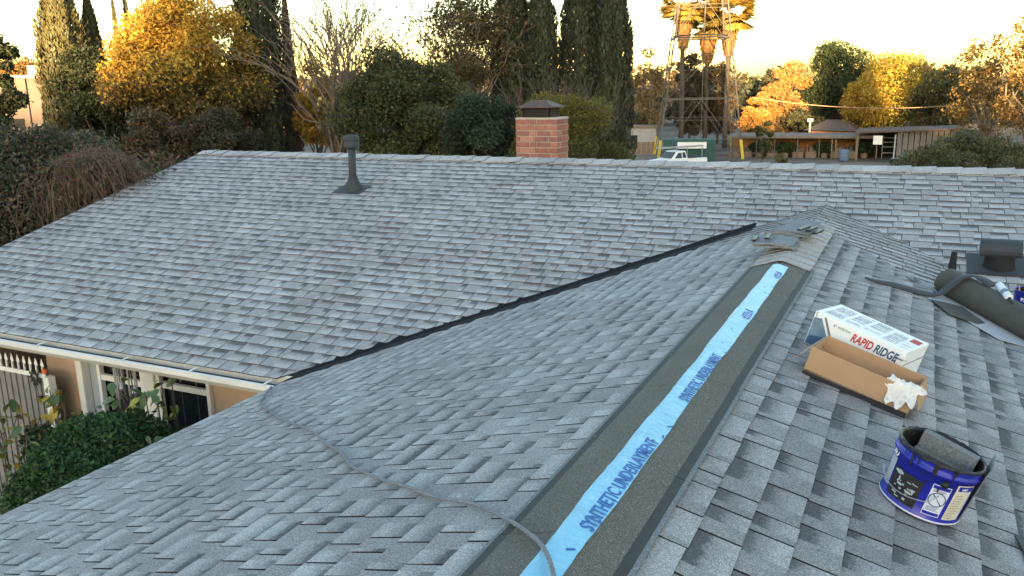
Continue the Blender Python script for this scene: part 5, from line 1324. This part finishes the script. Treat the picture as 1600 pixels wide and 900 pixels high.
MB().bar((0, 0, 0), (0, 0, hz), .16).build('pole', M['tin'], up); MB().box((0, 0, hz-.1), (.5, .2, .3)).build('lamp_head', M['tin'], up)
a, b = spot(1176, 152, 84), spot(1640, 146, 86); pts = [a+(b-a)*t+np.array([0, 0, -1.1*4*t*(1-t)]) for t in np.linspace(0, 1, 24)]
mb = MB(); mb.tube(pts, .033, 5); tag(mb.build('power_line', M['kraft']), 'sunlit overhead cable slung in front of the trees at the right', 'cable')

# trees beyond the yard
tree('pale_tree', 'thin pale autumn tree left of the tower', 1018, 86, 74, 215, 34, [(.26, .17, .08), (.18, .13, .06), (.30, .2, .09)], .34, 2400, 150, nclump=40, rc=.3, fill=.2, bark='twig')
tree('brown_shrub', 'brown shrub at the foot of the tower on the left', 1004, 88, 165, 240, 30, OLB+BRN, .32, 2600, 151, nclump=26, cat='shrub')
tree('dark_tree', 'dark tree mass behind the legs of the tower', 1080, 94, 74, 240, 28, [(.09, .07, .04), (.07, .06, .035), (.11, .07, .04)], .38, 5000, 152, nclump=50)
tree('dark_tree', 'brownish tree right behind the tower', 1124, 96, 88, 240, 30, [(.10, .07, .04), (.08, .065, .035), (.14, .085, .04)], .38, 5000, 153, nclump=50)
tree('orange_tree', 'bright orange tree just right of the tower', 1186, 92, 138, 222, 30, ORG, .34, 5200, 154, cols_low=YLOW, split=.3, nclump=36)
tree('orange_tree', 'tall orange tree with paler top left of the dark green tree', 1228, 96, 92, 215, 38, ORG+[(.4, .25, .1)], .36, 6000, 155, cols_low=BRN, split=.35, nclump=44)
tree('green_tree', 'big rounded dark green tree at the right', 1310, 101, 57, 215, 60, [(.055, .075, .028), (.075, .09, .032), (.045, .06, .024)], .38, 12000, 156, nclump=70, rc=.28)
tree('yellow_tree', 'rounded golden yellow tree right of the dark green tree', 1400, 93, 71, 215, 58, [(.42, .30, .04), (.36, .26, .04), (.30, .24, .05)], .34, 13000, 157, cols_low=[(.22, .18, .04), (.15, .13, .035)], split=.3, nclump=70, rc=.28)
tree('yellow_tree', 'lower golden tree in front of the rounded yellow one', 1352, 90, 112, 225, 36, [(.44, .28, .04), (.38, .24, .04)], .32, 6000, 158, nclump=40)
tree('dark_tree', 'shadowed dark olive tree right of the yellow one', 1478, 90, 92, 222, 46, [(.085, .08, .032), (.065, .065, .028), (.11, .09, .035)], .34, 8000, 159, nclump=50)
tree('orange_tree', 'loose orange tree near the right edge', 1548, 74, 44, 225, 52, [(.19, .115, .030), (.16, .09, .026), (.13, .09, .03)], .30, 3300, 160, nclump=60, rc=.28, fill=.2, bark='twig')
tree('orange_tree', 'tall loose orange tree leaving the right edge of the picture', 1612, 66, -28, 225, 52, [(.20, .115, .028), (.17, .09, .025), (.13, .09, .03)], .28, 3000, 161, nclump=60, rc=.26, fill=.2, bark='twig')
tree('pale_tree', 'thin twiggy tree standing behind the rounded yellow tree', 1455, 96, 78, 200, 26, [(.24, .16, .07)], .36, 1400, 162, nclump=30, fill=.2, bark='twig')
tree('brown_shrub', 'green shrub climbing the post at the tower end of the shelter', 1196, 74, 178, 250, 14, OLV, .26, 1800, 163, nclump=14, cat='shrub')
tree('dark_tree', 'low dark trees filling in behind the small grey pole', 1262, 93, 168, 225, 42, [(.05, .055, .026), (.07, .06, .03)], .34, 3600, 164, nclump=30)
tree('green_shrub', 'grey-green shrub rising over the ridge at the right edge', 1536, 21, 203, 330, 96, [(.085, .088, .04), (.11, .10, .045), (.065, .07, .032)], .10, 16000, 165, nclump=60, rc=.3, cat='shrub', fill=.3)
tree('green_shrub', 'tiny weed standing on the bare yard before the shelter', 1226, 56, 238, 275, 15, [(.13, .14, .05), (.17, .15, .06)], .22, 320, 166, nclump=10, cat='shrub')

# fan palms with skirts of dead fronds
def palm(label, px, d, yhead, hw_, seed):
    rng = np.random.default_rng(seed); p = yard(px, d); t = thing('fan_palm', label, 'palm', p, bearing(px), 'fan palms behind the tower'); H = spot(px, yhead, d)[2]-p[2]; k = d/FPX
    mb = MB(); limb(mb, (0, 0, -.1), (0, 0, H), .26, .20, rng, .008, 8, 9); mb.build('trunk', M['bark'], t, smooth=True)
    n = 1800; h = rng.uniform(.76, 1.0, n); an = rng.uniform(0, 6.28, n); r = (.28+.62*np.clip((h-.74)/.22, 0, 1))*rng.uniform(.6, 1.1, n)
    C = np.stack([r*np.cos(an), r*np.sin(an), h*H-.5], 1); a = np.stack([np.cos(an)*.25, np.sin(an)*.25, -np.ones(n)], 1)+rng.normal(0, .15, (n, 3)); a /= np.linalg.norm(a, axis=1)[:, None]
    b = np.stack([-np.sin(an), np.cos(an), np.zeros(n)], 1); s = rng.uniform(.7, 1.5, n)[:, None]
    quads('dead_frond_skirt', np.stack([C-a*s*.5, C+b*s*.10, C+a*s*.5, C-b*s*.10], 1), M['leaf'], t, pal(rng, n, [(.26, .145, .055), (.20, .11, .04), (.31, .18, .065)]))
    Q = []; Rr = hw_*k
    for f in range(80):
        az = rng.uniform(0, 6.28); el = rng.uniform(-.7, 1.25); dv = np.array([math.cos(az)*math.cos(el), math.sin(az)*math.cos(el), math.sin(el)]); c = np.array([0, 0, H])+dv*Rr*.50
        sd = np.cross(dv, [0, 0, 1.0]); sd /= np.linalg.norm(sd)+1e-6; upv = np.cross(sd, dv)
        for j in range(15):
            g = -1.35+2.7*j/14; q = dv*math.cos(g)+sd*math.sin(g); tip = c+q*Rr*.55*rng.uniform(.8, 1.05)+np.array([0, 0, -.25*Rr*abs(g)*.5]); wv = np.cross(q, upv)*.05*Rr; m_ = (c+tip)/2
            Q.append([c, m_+wv, tip, m_-wv])
    quads('fronds', np.array(Q), M['leaf'], t, pal(rng, len(Q), [(.40, .28, .06), (.32, .24, .05), (.46, .30, .07)]))
palm('left fan palm with golden dead-frond skirt seen through the tower', 1066, 88, 4, 46, 171)
palm('right fan palm with golden fronds seen at the right of the tower', 1136, 90, 20, 46, 172)
palm('shorter fan palm between the two tall palms behind the tower', 1104, 94, 40, 34, 173)

# far belt of trees closing the view, too far to count
rng = np.random.default_rng(200); Cs, Ks = [], []
for px in range(-260, 1900, 16):
    d = rng.uniform(118, 165); p = spot(px, 130, d); top = spot(px, rng.uniform(92, 128), d)[2]; gz = -5.5; n = 420; rx = 16*d/FPX*1.3
    e = rng.normal(size=(n, 3)); e /= np.linalg.norm(e, axis=1)[:, None]; q = e*rng.uniform(.5, 1, n)[:, None]**.5*np.array([rx*1.3, rx*1.3, (top-gz)/2]); q[:, 2] += (top+gz)/2; q[:, 0] += p[0]; q[:, 1] += p[1]
    Cs.append(q); base = np.array([[.10, .075, .04], [.07, .065, .035], [.15, .095, .045], [.055, .06, .03]])[rng.integers(4)]; Ks.append(np.clip(base*(1+rng.normal(0, .2, (n, 1))), .01, .5))
o = quads('far_wood', leaf_quads(np.concatenate(Cs), .75, rng, .7), M['leaf'], None, np.concatenate(Ks)); tag(o, 'far belt of mixed autumn trees closing the horizon', 'trees', kind='stuff')
